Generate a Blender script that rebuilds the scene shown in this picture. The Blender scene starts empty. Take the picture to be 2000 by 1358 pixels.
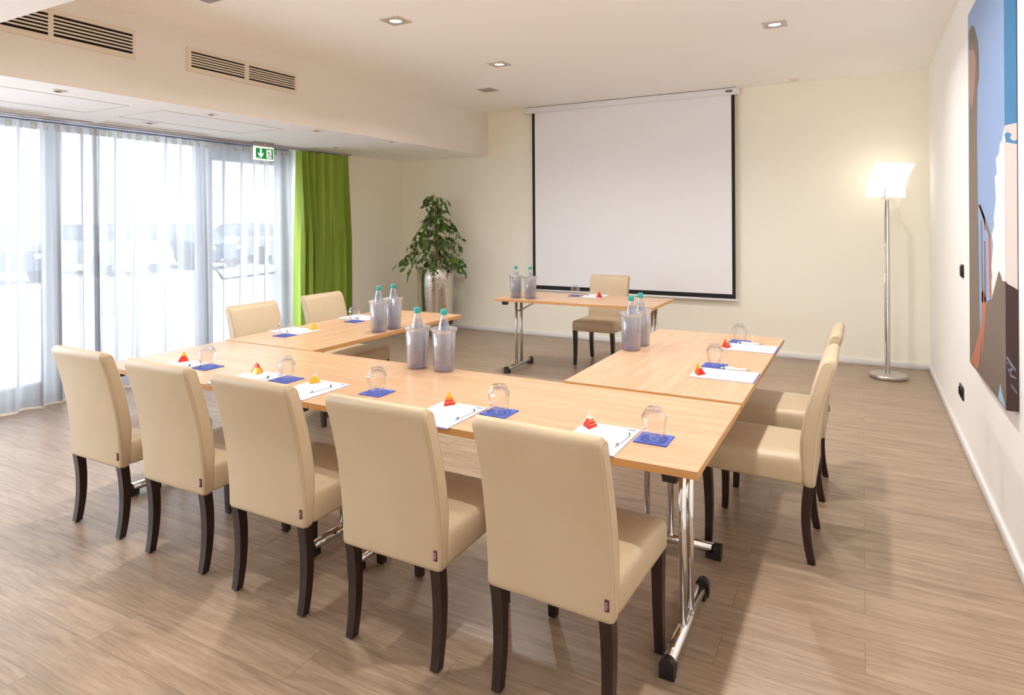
import bpy, bmesh, math, random
from mathutils import Vector, Matrix
R = math.radians
PI = math.pi
C = bpy.context.scene.collection
random.seed(7)

# ------------------------------------------------------------------ materials
def lin(c):
    c = c / 255.0
    return c / 12.92 if c <= 0.04045 else ((c + 0.055) / 1.055) ** 2.4
def rgb(r, g, b): return (lin(r), lin(g), lin(b), 1.0)

def mat(name, col, rough=0.5, metal=0.0, **kw):
    m = bpy.data.materials.new(name); m.use_nodes = True
    p = m.node_tree.nodes['Principled BSDF']
    p.inputs['Base Color'].default_value = col
    p.inputs['Roughness'].default_value = rough
    p.inputs['Metallic'].default_value = metal
    for k, v in kw.items(): p.inputs[k.replace('_', ' ')].default_value = v
    return m
def nodes(m): return m.node_tree.nodes, m.node_tree.links, m.node_tree.nodes['Principled BSDF']
def mixc(nt, a, b, fac=None, blend='MIX'):
    n = nt.nodes.new('ShaderNodeMix'); n.data_type = 'RGBA'; n.blend_type = blend
    for i, v in ((6, a), (7, b)):
        if isinstance(v, tuple): n.inputs[i].default_value = v
        else: nt.links.new(v, n.inputs[i])
    if fac is not None:
        if isinstance(fac, (int, float)): n.inputs[0].default_value = fac
        else: nt.links.new(fac, n.inputs[0])
    return n.outputs[2]
def ramp(nt, src, stops):
    n = nt.nodes.new('ShaderNodeValToRGB'); nt.links.new(src, n.inputs[0])
    e = n.color_ramp.elements
    while len(e) < len(stops): e.new(0.5)
    for el, (p, c) in zip(e, stops): el.position = p; el.color = c
    return n.outputs[0]
def coords(nt, scale=(1, 1, 1), kind='Object', loc=(0, 0, 0), rnd=False):
    t = nt.nodes.new('ShaderNodeTexCoord'); mp = nt.nodes.new('ShaderNodeMapping')
    mp.inputs['Scale'].default_value = scale; mp.inputs['Location'].default_value = loc
    nt.links.new(t.outputs[kind], mp.inputs[0])
    if rnd:
        oi = nt.nodes.new('ShaderNodeObjectInfo'); mm = nt.nodes.new('ShaderNodeVectorMath'); mm.operation = 'SCALE'
        cb = nt.nodes.new('ShaderNodeCombineXYZ')
        for i in range(3): nt.links.new(oi.outputs['Random'], cb.inputs[i])
        nt.links.new(cb.outputs[0], mm.inputs[0]); mm.inputs[3].default_value = 37.0
        ad = nt.nodes.new('ShaderNodeVectorMath'); ad.operation = 'ADD'
        nt.links.new(mp.outputs[0], ad.inputs[0]); nt.links.new(mm.outputs[0], ad.inputs[1])
        return ad.outputs[0]
    return mp.outputs[0]
def noise(nt, vec, scale, detail=3, rough=0.55, dist=0.0):
    n = nt.nodes.new('ShaderNodeTexNoise'); nt.links.new(vec, n.inputs['Vector'])
    n.inputs['Scale'].default_value = scale; n.inputs['Detail'].default_value = detail
    n.inputs['Roughness'].default_value = rough; n.inputs['Distortion'].default_value = dist
    return n.outputs[0]
def bump(nt, p, h, strength=0.1, dist=0.01):
    b = nt.nodes.new('ShaderNodeBump'); b.inputs['Strength'].default_value = strength; b.inputs['Distance'].default_value = dist
    nt.links.new(h, b.inputs['Height']); nt.links.new(b.outputs[0], p.inputs['Normal'])

def paint(name, col, rough=0.85):
    m = mat(name, col, rough); nt = m.node_tree; p = nodes(m)[2]
    v = coords(nt, (1, 1, 1)); bump(nt, p, noise(nt, v, 260, 2), 0.06, 0.002)
    return m
M = {}
M['wall_cream'] = paint('cream wall paint', rgb(249, 245, 229))
M['wall_white'] = paint('off white wall paint', rgb(250, 249, 246))
M['ceiling'] = paint('ceiling paint', rgb(252, 251, 248))
M['soffit'] = paint('soffit paint', rgb(251, 251, 252))
M['skirting'] = mat('skirting white', rgb(238, 238, 238), 0.5)
M['gap'] = mat('shadow gap', rgb(200, 197, 198), 0.9)
M['slot'] = mat('diffuser slots', rgb(214, 210, 200), 0.8)

def floor_mat():
    m = mat('vinyl plank floor', rgb(180, 155, 130), 0.38); nt = m.node_tree; N, L, p = nodes(m)
    v = coords(nt)
    br = N.new('ShaderNodeTexBrick'); L.new(v, br.inputs['Vector'])
    br.offset = 0.37; br.inputs['Scale'].default_value = 1.0
    br.inputs['Brick Width'].default_value = 1.22; br.inputs['Row Height'].default_value = 0.185
    br.inputs['Mortar Size'].default_value = 0.0009; br.inputs['Mortar Smooth'].default_value = 0.0
    br.inputs['Color1'].default_value = (0, 0, 0, 1); br.inputs['Color2'].default_value = (1, 1, 1, 1); br.inputs['Mortar'].default_value = (0.5, 0.5, 0.5, 1)
    # shift the grain from plank to plank
    sc = N.new('ShaderNodeVectorMath'); sc.operation = 'SCALE'; L.new(br.outputs['Color'], sc.inputs[0]); sc.inputs[3].default_value = 9.0
    ad = N.new('ShaderNodeVectorMath'); ad.operation = 'ADD'; L.new(v, ad.inputs[0]); L.new(sc.outputs[0], ad.inputs[1])
    mp = N.new('ShaderNodeMapping'); mp.inputs['Scale'].default_value = (1.6, 17.0, 1.0); L.new(ad.outputs[0], mp.inputs[0])
    n1 = noise(nt, mp.outputs[0], 1.3, 6, 0.62, 1.2)
    mp2 = N.new('ShaderNodeMapping'); mp2.inputs['Scale'].default_value = (4.0, 130.0, 1.0); L.new(ad.outputs[0], mp2.inputs[0])
    n2 = noise(nt, mp2.outputs[0], 1.8, 4, 0.6, 0.5)
    c1 = ramp(nt, n1, [(0.28, rgb(144, 121, 100)), (0.50, rgb(168, 145, 122)), (0.72, rgb(183, 160, 137))])
    c2 = ramp(nt, n2, [(0.36, rgb(176, 156, 140)), (0.54, rgb(255, 255, 255))])
    c = mixc(nt, c1, c2, 0.38, 'MULTIPLY')
    tone = ramp(nt, br.outputs['Color'], [(0.0, (0.93, 0.93, 0.93, 1)), (1.0, (1.03, 1.03, 1.03, 1))])
    c = mixc(nt, c, tone, 1.0, 'MULTIPLY')
    c = mixc(nt, c, rgb(112, 96, 84), br.outputs['Fac'])
    L.new(c, p.inputs['Base Color'])
    rr = N.new('ShaderNodeMapRange'); L.new(n2, rr.inputs[0]); rr.inputs[3].default_value = 0.26; rr.inputs[4].default_value = 0.40
    L.new(rr.outputs[0], p.inputs['Roughness'])
    bump(nt, p, n2, 0.10, 0.002)
    return m
M['floor'] = floor_mat()

def beech():
    m = mat('beech laminate', rgb(220, 180, 138), 0.3); nt = m.node_tree; N, L, p = nodes(m)
    v = coords(nt, (1.0, 16.0, 16.0), rnd=True)
    n1 = noise(nt, v, 1.4, 5, 0.6, 0.6)
    v2 = coords(nt, (14.0, 130.0, 130.0), rnd=True)
    n2 = noise(nt, v2, 1.5, 3, 0.6)
    c = ramp(nt, n1, [(0.3, rgb(196, 156, 120)), (0.5, rgb(203, 165, 130)), (0.7, rgb(210, 174, 140))])
    c = mixc(nt, c, ramp(nt, n2, [(0.35, rgb(240, 228, 214)), (0.6, rgb(255, 255, 255))]), 0.45, 'MULTIPLY')
    L.new(c, p.inputs['Base Color']); p.inputs['Roughness'].default_value = 0.27
    return m
M['beech'] = beech()
M['beech_edge'] = mat('beech edge band', rgb(203, 150, 92), 0.4)
M['chrome'] = mat('chrome', (0.82, 0.81, 0.80, 1), 0.07, 1.0)
M['steel'] = mat('brushed steel', (0.62, 0.59, 0.55, 1), 0.28, 1.0)
M['black'] = mat('black plastic', rgb(32, 28, 28), 0.42)
M['leather'] = mat('cream faux leather', rgb(226, 202, 164), 0.42)
def leather():
    m = M['leather']; nt = m.node_tree; p = nodes(m)[2]
    v = coords(nt, rnd=True)
    n = noise(nt, v, 2.2, 3, 0.5)
    nt.links.new(ramp(nt, n, [(0.3, rgb(190, 168, 136)), (0.7, rgb(202, 182, 151))]), p.inputs['Base Color'])
    vo = nt.nodes.new('ShaderNodeTexVoronoi'); nt.links.new(coords(nt), vo.inputs['Vector']); vo.inputs['Scale'].default_value = 420
    bump(nt, p, vo.outputs[0], 0.05, 0.0008)
leather()
M['piping'] = mat('seam thread', rgb(176, 146, 110), 0.7)
def wenge():
    m = mat('dark wenge wood', rgb(50, 24, 17), 0.36); nt = m.node_tree; p = nodes(m)[2]
    n = noise(nt, coords(nt, (30, 30, 3)), 3, 3)
    nt.links.new(ramp(nt, n, [(0.3, rgb(28, 13, 9)), (0.7, rgb(48, 25, 19))]), p.inputs['Base Color'])
    return m
M['wenge'] = wenge()
M['tag'] = mat('maroon woven tag', rgb(96, 26, 52), 0.7)
M['tagtext'] = mat('tag lettering', rgb(215, 200, 205), 0.7)
M['paper'] = mat('white paper', rgb(222, 222, 230), 0.6)
M['backing'] = mat('blue pad backing', rgb(82, 76, 160), 0.6)
M['print_blue'] = mat('printed blue', rgb(70, 80, 160), 0.6)
M['print_grey'] = mat('printed grey', rgb(150, 150, 165), 0.6)
M['pen_white'] = mat('white pen barrel', rgb(238, 238, 242), 0.3)
M['pen_green'] = mat('green pen end', rgb(28, 110, 52), 0.3)
M['pen_metal'] = mat('pen tip metal', rgb(170, 170, 175), 0.25, 0.9)
def napkin():
    m = mat('blue paper napkin', rgb(62, 76, 158), 0.75); nt = m.node_tree; N, L, p = nodes(m)
    v = coords(nt)
    ln = N.new('ShaderNodeVectorMath'); ln.operation = 'LENGTH'
    fl = N.new('ShaderNodeVectorMath'); fl.operation = 'MULTIPLY'; fl.inputs[1].default_value = (1, 1, 0); L.new(v, fl.inputs[0]); L.new(fl.outputs[0], ln.inputs[0])
    mr = N.new('ShaderNodeMath'); mr.operation = 'MULTIPLY'; L.new(ln.outputs['Value'], mr.inputs[0]); mr.inputs[1].default_value = 10.0
    b = rgb(76, 92, 174); d = rgb(60, 70, 150); l = rgb(150, 168, 228)
    c = ramp(nt, mr.outputs[0], [(0.0, d), (0.10, d), (0.13, l), (0.16, b), (0.30, b), (0.325, l), (0.345, b), (0.38, d), (0.48, d), (0.50, b)])
    L.new(c, p.inputs['Base Color'])
    return m
M['napkin'] = napkin()
M['red_foil'] = mat('red foil wrapper', rgb(206, 38, 30), 0.28, 0.15)
M['gold_foil'] = mat('yellow foil wrapper', rgb(226, 176, 44), 0.28, 0.2)
M['silver_foil'] = mat('pale foil wrapper', rgb(225, 214, 200), 0.3, 0.3)
M['yellow_print'] = mat('yellow print', rgb(250, 205, 70), 0.5)
M['cream_print'] = mat('cream print', rgb(245, 215, 180), 0.5)
def glassy(name, col=(1, 1, 1, 1), rough=0.0, ior=1.45):
    m = bpy.data.materials.new(name); m.use_nodes = True; nt = m.node_tree; nt.nodes.clear()
    o = nt.nodes.new('ShaderNodeOutputMaterial'); g = nt.nodes.new('ShaderNodeBsdfGlass')
    g.inputs['Color'].default_value = col; g.inputs['Roughness'].default_value = rough; g.inputs['IOR'].default_value = ior
    nt.links.new(g.outputs[0], o.inputs[0]); return m
def clear(name, tint=(1, 1, 1, 1), gloss=0.12, body=None, bodyfac=0.0, rough=0.05, trl=0.0, edge=0.5, base=None):
    """thin see-through sheet: transparent + fresnel gloss + a share of milky body"""
    m = bpy.data.materials.new(name); m.use_nodes = True; nt = m.node_tree; nt.nodes.clear()
    o = nt.nodes.new('ShaderNodeOutputMaterial'); t = nt.nodes.new('ShaderNodeBsdfTransparent'); t.inputs[0].default_value = tint
    last = t.outputs[0]
    if bodyfac > 0:
        d = nt.nodes.new('ShaderNodeBsdfDiffuse'); d.inputs[0].default_value = body
        b = d.outputs[0]
        if trl > 0:
            tr = nt.nodes.new('ShaderNodeBsdfTranslucent'); tr.inputs[0].default_value = body
            mx = nt.nodes.new('ShaderNodeMixShader'); mx.inputs[0].default_value = trl
            nt.links.new(d.outputs[0], mx.inputs[1]); nt.links.new(tr.outputs[0], mx.inputs[2]); b = mx.outputs[0]
        m1 = nt.nodes.new('ShaderNodeMixShader'); m1.inputs[0].default_value = bodyfac
        nt.links.new(last, m1.inputs[1]); nt.links.new(b, m1.inputs[2]); last = m1.outputs[0]
    if gloss > 0:
        g = nt.nodes.new('ShaderNodeBsdfGlossy'); g.inputs['Roughness'].default_value = rough
        lw = nt.nodes.new('ShaderNodeLayerWeight'); lw.inputs[0].default_value = edge
        mm = nt.nodes.new('ShaderNodeMath'); mm.operation = 'MULTIPLY_ADD'; nt.links.new(lw.outputs['Facing'], mm.inputs[0]); mm.inputs[1].default_value = gloss * 2; mm.inputs[2].default_value = gloss * 0.3 if base is None else base
        m2 = nt.nodes.new('ShaderNodeMixShader'); nt.links.new(mm.outputs[0], m2.inputs[0]); nt.links.new(last, m2.inputs[1]); nt.links.new(g.outputs[0], m2.inputs[2]); last = m2.outputs[0]
    nt.links.new(last, o.inputs[0]); return m
M['tumbler'] = clear('tumbler glass', (0.985, 0.987, 0.987, 1), 0.9, None, 0.0, 0.02, 0.0, 0.09, 0.015)
M['pane'] = clear('window pane', (0.96, 0.98, 1, 1), 0.06)
M['cooler'] = clear('milky clear acrylic', (0.97, 0.96, 1.0, 1), 0.20, rgb(253, 252, 255), 0.24, 0.12, 0.65)
M['liner'] = clear('frosted liner', (0.97, 0.98, 1.0, 1), 0.12, rgb(158, 172, 200), 0.72, 0.2, 0.6)
M['cooler_rim'] = clear('clear acrylic rim', (0.98, 0.98, 1.0, 1), 0.34, rgb(246, 244, 250), 0.25, 0.06, 0.4)
M['bottle'] = clear('water bottle', (0.93, 0.95, 0.97, 1), 0.30, rgb(190, 204, 228), 0.06, 0.04, 0.5)
M['water'] = clear('water', (0.90, 0.92, 0.95, 1), 0.08, rgb(190, 200, 220), 0.12, 0.1, 0.6)
M['bottle_blue'] = mat('blue bottle base', rgb(58, 88, 180), 0.4)
M['cap'] = mat('turquoise cap', rgb(40, 158, 150), 0.4)
M['screen_white'] = mat('projection fabric', rgb(243, 243, 247), 0.85)
M['screen_black'] = mat('screen border', rgb(30, 26, 28), 0.8)
M['casing'] = mat('white metal casing', rgb(236, 236, 240), 0.35)
M['white_metal'] = mat('white lacquered metal', rgb(232, 226, 214), 0.45)
M['grille'] = mat('cream grille', rgb(226, 214, 194), 0.5)
M['dark'] = mat('dark fill and duct shade', rgb(22, 14, 12), 0.9)  # near black; in the grilles it stands in for shade inside the duct
M['alu'] = mat('light fitting plate', rgb(205, 198, 186), 0.45, 0.2)
M['grey'] = mat('mid grey', rgb(165, 158, 158), 0.6)
M['track'] = mat('aluminium track', rgb(185, 182, 188), 0.4, 0.4)
M['green_sign'] = mat('safety green', rgb(0, 150, 70), 0.5)
nodes(M['green_sign'])[2].inputs['Emission Color'].default_value = rgb(0, 160, 70); nodes(M['green_sign'])[2].inputs['Emission Strength'].default_value = 0.25
M['white_sign'] = mat('lit white sign', rgb(245, 250, 248), 0.5)
nodes(M['white_sign'])[2].inputs['Emission Color'].default_value = (1, 1, 1, 1); nodes(M['white_sign'])[2].inputs['Emission Strength'].default_value = 0.45
M['dark_sign'] = mat('dark green figure', rgb(10, 70, 50), 0.6)
def emis(name, col, s):
    m = bpy.data.materials.new(name); m.use_nodes = True; p = m.node_tree.nodes['Principled BSDF']
    p.inputs['Base Color'].default_value = col; p.inputs['Emission Color'].default_value = col; p.inputs['Emission Strength'].default_value = s
    return m
M['bulb'] = emis('lit downlight', (1, 0.95, 0.86, 1), 1.6)
M['frame_dark'] = mat('anthracite window frame', rgb(120, 126, 146), 0.5)
def fabric_green():
    m = mat('green curtain cloth', rgb(160, 184, 78), 0.9); nt = m.node_tree; N, L, p = nodes(m)
    n = noise(nt, coords(nt, (1, 1, 1)), 500, 2); bump(nt, p, n, 0.15, 0.0006)
    p.inputs['Sheen Weight'].default_value = 0.0
    tr = N.new('ShaderNodeBsdfTranslucent'); tr.inputs[0].default_value = rgb(150, 180, 40)
    mx = N.new('ShaderNodeMixShader'); mx.inputs[0].default_value = 0.05
    o = N['Material Output']; L.new(p.outputs[0], mx.inputs[1]); L.new(tr.outputs[0], mx.inputs[2]); L.new(mx.outputs[0], o.inputs[0])
    return m
M['green_cloth'] = fabric_green()
def sheer(name, fac, col):
    m = bpy.data.materials.new(name); m.use_nodes = True; nt = m.node_tree; nt.nodes.clear(); N, L = nt.nodes, nt.links
    o = N.new('ShaderNodeOutputMaterial'); t = N.new('ShaderNodeBsdfTransparent')
    d = N.new('ShaderNodeBsdfDiffuse'); d.inputs[0].default_value = col
    tr = N.new('ShaderNodeBsdfTranslucent'); tr.inputs[0].default_value = col
    a = N.new('ShaderNodeMixShader'); a.inputs[0].default_value = 0.62; L.new(d.outputs[0], a.inputs[1]); L.new(tr.outputs[0], a.inputs[2])
    b = N.new('ShaderNodeMixShader'); L.new(t.outputs[0], b.inputs[1]); L.new(a.outputs[0], b.inputs[2])
    lw = N.new('ShaderNodeLayerWeight'); lw.inputs[0].default_value = 0.35
    ma = N.new('ShaderNodeMath'); ma.operation = 'MULTIPLY_ADD'; ma.use_clamp = True
    L.new(lw.outputs['Facing'], ma.inputs[0]); ma.inputs[1].default_value = 0.45; ma.inputs[2].default_value = fac
    L.new(ma.outputs[0], b.inputs[0]); L.new(b.outputs[0], o.inputs[0])
    return m
M['sheer'] = sheer('sheer white voile', 0.84, rgb(158, 157, 158))
M['sheer_tab'] = sheer('folded voile heading', 0.40, rgb(222, 214, 190))
def pot_metal():
    m = mat('hammered silver metal', (0.66, 0.61, 0.55, 1), 0.17, 1.0); nt = m.node_tree; N, L, p = nodes(m)
    vo = N.new('ShaderNodeTexVoronoi'); L.new(coords(nt), vo.inputs['Vector']); vo.inputs['Scale'].default_value = 42
    n = noise(nt, coords(nt), 9, 4)
    mx = N.new('ShaderNodeMath'); mx.operation = 'ADD'; L.new(vo.outputs[0], mx.inputs[0]); L.new(n, mx.inputs[1])
    bump(nt, p, mx.outputs[0], 0.16, 0.006); return m
M['pot'] = pot_metal()
M['soil'] = mat('soil', rgb(60, 44, 32), 0.95)
M['bark'] = mat('ficus bark', rgb(140, 108, 84), 0.8)
M['cane'] = mat('bamboo cane', rgb(200, 168, 128), 0.6)
def leafm():
    m = mat('ficus leaf', rgb(52, 82, 30), 0.35); nt = m.node_tree; p = nodes(m)[2]
    n = noise(nt, coords(nt), 14, 2)
    nt.links.new(ramp(nt, n, [(0.35, rgb(50, 80, 32)), (0.55, rgb(78, 112, 42)), (0.7, rgb(122, 146, 58))]), p.inputs['Base Color'])
    return m
M['leaf'] = leafm()
def shade_m():
    m = mat('lit opal glass', rgb(250, 248, 240), 0.25); p = nodes(m)[2]
    p.inputs['Emission Color'].default_value = (1.0, 0.965, 0.89, 1); p.inputs['Emission Strength'].default_value = 0.55
    return m
M['opal'] = shade_m()
# outside
M['paving'] = mat('light paving', rgb(244, 243, 240), 0.9)
M['road'] = mat('asphalt', rgb(212, 215, 222), 0.9)
M['kerb'] = mat('kerb stone', rgb(232, 228, 222), 0.9)
M['render'] = mat('beige render', rgb(232, 222, 212), 0.9)
M['car_light'] = mat('pale car paint', rgb(205, 208, 214), 0.3)
M['car_dark'] = mat('dark car paint', rgb(80, 92, 116), 0.3)
M['car_glass'] = mat('car glass', rgb(90, 104, 122), 0.1)
M['tyre'] = mat('tyre rubber', rgb(45, 48, 56), 0.8)

# ------------------------------------------------------------------ mesh helpers
class MB:
    def __init__(s): s.v = []; s.f = []; s.m = []; s.s = []
    def add(s, verts, faces, mi=0, smooth=False):
        o = len(s.v); s.v += [tuple(v) for v in verts]
        for f in faces: s.f.append(tuple(i + o for i in f)); s.m.append(mi); s.s.append(smooth)
        return s
    def box(s, x0, x1, y0, y1, z0, z1, mi=0):
        v = [(x, y, z) for x in (x0, x1) for y in (y0, y1) for z in (z0, z1)]
        return s.add(v, [(0, 1, 3, 2), (4, 6, 7, 5), (0, 4, 5, 1), (2, 3, 7, 6), (0, 2, 6, 4), (1, 5, 7, 3)], mi)
    def bbox(s, x0, x1, y0, y1, z0, z1, b=0.003, seg=2, mi=0, smooth=True):
        bm = bmesh.new(); bmesh.ops.create_cube(bm, size=1)
        for v in bm.verts: v.co = Vector(((x0 + x1) / 2 + v.co.x * (x1 - x0), (y0 + y1) / 2 + v.co.y * (y1 - y0), (z0 + z1) / 2 + v.co.z * (z1 - z0)))
        bmesh.ops.bevel(bm, geom=bm.edges[:], offset=b, segments=seg, affect='EDGES', profile=0.5)
        bm.normal_update(); bm.verts.index_update()
        s.add([v.co[:] for v in bm.verts], [[v.index for v in f.verts] for f in bm.faces], mi, smooth); bm.free(); return s
    def lathe(s, prof, n=32, c=(0, 0, 0), mi=0, smooth=True, cap0=False, cap1=False, flat=()):
        o = len(s.v)
        for r, z in prof:
            for k in range(n):
                a = 2 * PI * k / n; s.v.append((c[0] + r * math.cos(a), c[1] + r * math.sin(a), c[2] + z))
        for i in range(len(prof) - 1):
            for k in range(n):
                a, b = o + i * n + k, o + i * n + (k + 1) % n
                s.f.append((a, b, b + n, a + n)); s.m.append(mi); s.s.append(smooth and i not in flat)
        if cap0: s.f.append(tuple(o + k for k in reversed(range(n)))); s.m.append(mi); s.s.append(False)
        if cap1: s.f.append(tuple(o + (len(prof) - 1) * n + k for k in range(n))); s.m.append(mi); s.s.append(False)
        return s
    def tube(s, pts, r, n=10, mi=0, smooth=True, cap=True, closed=False):
        pts = [Vector(p) for p in pts]; o = len(s.v); rs = r if isinstance(r, (list, tuple)) else [r] * len(pts)
        up = None
        for i, p in enumerate(pts):
            if closed: t = pts[(i + 1) % len(pts)] - pts[i - 1]
            else: t = pts[min(i + 1, len(pts) - 1)] - pts[max(i - 1, 0)]
            t.normalize()
            if up is None:
                up = Vector((0, 0, 1)) if abs(t.z) < 0.9 else Vector((1, 0, 0))
            a = t.cross(up)
            if a.length < 1e-6: a = t.orthogonal()
            a.normalize(); b = a.cross(t).normalized(); up = b
            for k in range(n):
                an = 2 * PI * k / n; s.v.append(tuple(p + (a * math.cos(an) + b * math.sin(an)) * rs[i]))
        m = len(pts)
        for i in range(m if closed else m - 1):
            j = (i + 1) % m
            for k in range(n):
                k2 = (k + 1) % n
                s.f.append((o + i * n + k, o + i * n + k2, o + j * n + k2, o + j * n + k)); s.m.append(mi); s.s.append(smooth)
        if cap and not closed:
            s.f.append(tuple(o + k for k in reversed(range(n)))); s.m.append(mi); s.s.append(False)
            s.f.append(tuple(o + (m - 1) * n + k for k in range(n))); s.m.append(mi); s.s.append(False)
        return s
    def prism(s, poly, d0, d1, axis='z', mi=0, smooth=False):
        """poly of 2-D points extruded from d0 to d1 along axis"""
        def P(u, v, w): return {'z': (u, v, w), 'y': (u, w, v), 'x': (w, u, v)}[axis]
        n = len(poly); v = [P(a, b, d0) for a, b in poly] + [P(a, b, d1) for a, b in poly]
        s.add(v, [tuple(range(n))[::-1], tuple(range(n, 2 * n))], mi, False)
        o = len(s.v) - 2 * n
        for k in range(n):
            k2 = (k + 1) % n; s.f.append((o + k, o + k2, o + n + k2, o + n + k)); s.m.append(mi); s.s.append(smooth)
        return s
    def build(s, name, mats, parent=None, loc=(0, 0, 0), rotz=0.0, recalc=True, auto=None):
        me = bpy.data.meshes.new(name); me.from_pydata(s.v, [], s.f)
        for m in (mats if isinstance(mats, (list, tuple)) else [mats]): me.materials.append(m)
        for p, mi, sm in zip(me.polygons, s.m, s.s): p.material_index = mi; p.use_smooth = sm
        if recalc:
            bm = bmesh.new(); bm.from_mesh(me); bmesh.ops.recalc_face_normals(bm, faces=bm.faces[:]); bm.to_mesh(me); bm.free()
        me.update()
        o = bpy.data.objects.new(name, me); C.objects.link(o); o.location = loc; o.rotation_euler = (0, 0, rotz)
        if parent: o.parent = parent
        return o
def text_ob(name, s, size, m, parent=None, matrix=None, ext=0.0):
    cu = bpy.data.curves.new('t', 'FONT'); cu.body = s; cu.size = size; cu.align_x = 'CENTER'; cu.align_y = 'CENTER'; cu.extrude = ext; cu.resolution_u = 3
    tmp = bpy.data.objects.new('t', cu); C.objects.link(tmp)
    bpy.context.view_layer.update()
    me = bpy.data.meshes.new_from_object(tmp.evaluated_get(bpy.context.evaluated_depsgraph_get()))
    bpy.data.objects.remove(tmp); bpy.data.curves.remove(cu)
    me.materials.clear(); me.materials.append(m)
    if matrix is not None: me.transform(matrix)
    o = bpy.data.objects.new(name, me); C.objects.link(o)
    if parent: o.parent = parent
    return o
def thing(name, label, cat, loc=(0, 0, 0), rotz=0.0, group=None):
    o = bpy.data.objects.new(name, None); C.objects.link(o); o.location = loc; o.rotation_euler = (0, 0, rotz)
    o.empty_display_size = 0.1
    return tag(o, label, cat, group)
def tag(o, label, cat, group=None):
    o['label'] = label; o['category'] = cat
    if group: o['group'] = group
    return o
def struct(o): o['kind'] = 'structure'; return o
def dup(root, loc, rotz=0.0, label=None, group=None):
    """a copy of a thing with copies of its parts and sub-parts"""
    r = root.copy(); C.objects.link(r); r.location = loc; r.rotation_euler = (0, 0, rotz)
    if label: r['label'] = label
    if group: r['group'] = group
    for ch in list(root.children):
        c = ch.copy(); C.objects.link(c); c.parent = r
        for g in list(ch.children):
            d = g.copy(); C.objects.link(d); d.parent = c
    return r
def place(proto, used, loc, rotz, label, group):
    if not used:
        used.append(1); proto.location = loc; proto.rotation_euler = (0, 0, rotz); proto['label'] = label
        if group: proto['group'] = group
        return proto
    return dup(proto, loc, rotz, label, group)

# ------------------------------------------------------------------ room
D, XR, H, XB, HS, XL, XG = 7.51, 0.575, 2.954, -4.453, 2.371, -5.95, -6.15
YF = -2.6          # wall behind the viewpoint
YN = 1.40          # lower ceiling reaches forward to here
WT = 5.57          # end of the glazing
struct(MB().box(XG - 0.25, XR + 0.15, YF - 0.15, D + 0.15, -0.12, 0).build('floor', M['floor']))
struct(MB().box(XB, XR + 0.15, YN, D + 0.15, H, H + 0.12).build('ceiling', M['ceiling']))
# dropped ceiling along the windows with its bulkhead, and the lower ceiling at the near end
struct(MB().box(XG - 0.25, XB, YN, D + 0.15, HS, H + 0.12, 0).box(XG - 0.25, XR + 0.15, YF - 0.15, YN, HS, H + 0.12, 0).build('ceiling_dropped', M['soffit']))
def plate(x, y0, y1, z0, z1, t, m, name):
    return struct(MB().box(min(x, x + t), max(x, x + t), y0, y1, z0, z1).build(name, m))
plate(XB, YN, D, HS, H, 0.004, paint('shaded bulkhead paint', rgb(234, 228, 218)), 'trim_1')  # face lies in shade; that shade is put into a darker paint colour
struct(MB().box(XL - 0.45, XR + 0.15, D, D + 0.15, 0, H).build('wall_back', M['wall_cream']))
struct(MB().box(XR, XR + 0.15, YF, D, 0, H).build('wall_right', M['wall_white']))
struct(MB().box(XG - 0.25, XR + 0.15, YF - 0.15, YF, 0, HS).build('wall_front', M['wall_white']))
struct(MB().box(XG - 0.25, XL, WT, D, 0, HS).build('wall_left', M['wall_cream']))
struct(MB().bbox(XL, XR, D - 0.013, D, 0, 0.062, 0.003, 1).build('baseboard_back', M['skirting']))
struct(MB().bbox(XR - 0.013, XR, YF, D - 0.013, 0, 0.062, 0.003, 1).build('baseboard_right', M['skirting']))
struct(MB().bbox(XL, XL + 0.013, WT + 0.02, D - 0.013, 0, 0.062, 0.003, 1).build('baseboard_left', M['skirting']))

# glazing: fixed fields (nearest one added) and a door, each frame with its pane
def window(name, y0, y1, z0, z1, fw=0.06, sill=0.14, head=0.07):
    b = MB(); x0, x1 = XG - 0.05, XG + 0.03
    b.box(x0, x1, y0, y0 + fw, z0, z1).box(x0, x1, y1 - fw, y1, z0, z1).box(x0, x1, y0 + fw, y1 - fw, z0, z0 + sill).box(x0, x1, y0 + fw, y1 - fw, z1 - head, z1)
    o = struct(b.build(name, M['frame_dark']))
    MB().box(XG - 0.02, XG - 0.012, y0 + fw, y1 - fw, z0 + sill, z1 - head).build('pane', M['pane'], o)
    return o
window('window_added', -2.4, -0.3, 0, HS)  # unseen, uncurtained window added to let raw daylight into the room
struct(MB().box(XG - 0.05, XG + 0.05, -0.3, 0.2, 0, HS).build('wall_pier_added', M['wall_white']))  # unseen pier, sized to shape the daylight from the left
window('window_2', 0.2, 2.985, 0, HS)  # unseen near part widened to let more daylight onto the floor
window('window_3', 2.985, 4.44, 0, HS)
d1 = window('door_1', 4.44, 5.55, 0, 2.26, 0.09, 0.12, 0.09)
hb = MB().tube([(XG + 0.03, 4.52, 1.0), (XG + 0.09, 4.54, 0.98), (XG + 0.10, 4.60, 0.885)], 0.012, 8).tube([(XG + 0.10, 4.60, 0.885), (XG + 0.10, 5.42, 0.905)], 0.013, 8).tube([(XG + 0.10, 5.42, 0.905), (XG + 0.03, 5.46, 0.98)], 0.012, 8)
hb.build('push_bar', M['grey'], d1)
struct(MB().box(XG - 0.05, XG + 0.03, 4.44, 5.57, 2.26, HS).build('trim_2', M['frame_dark']))
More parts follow.
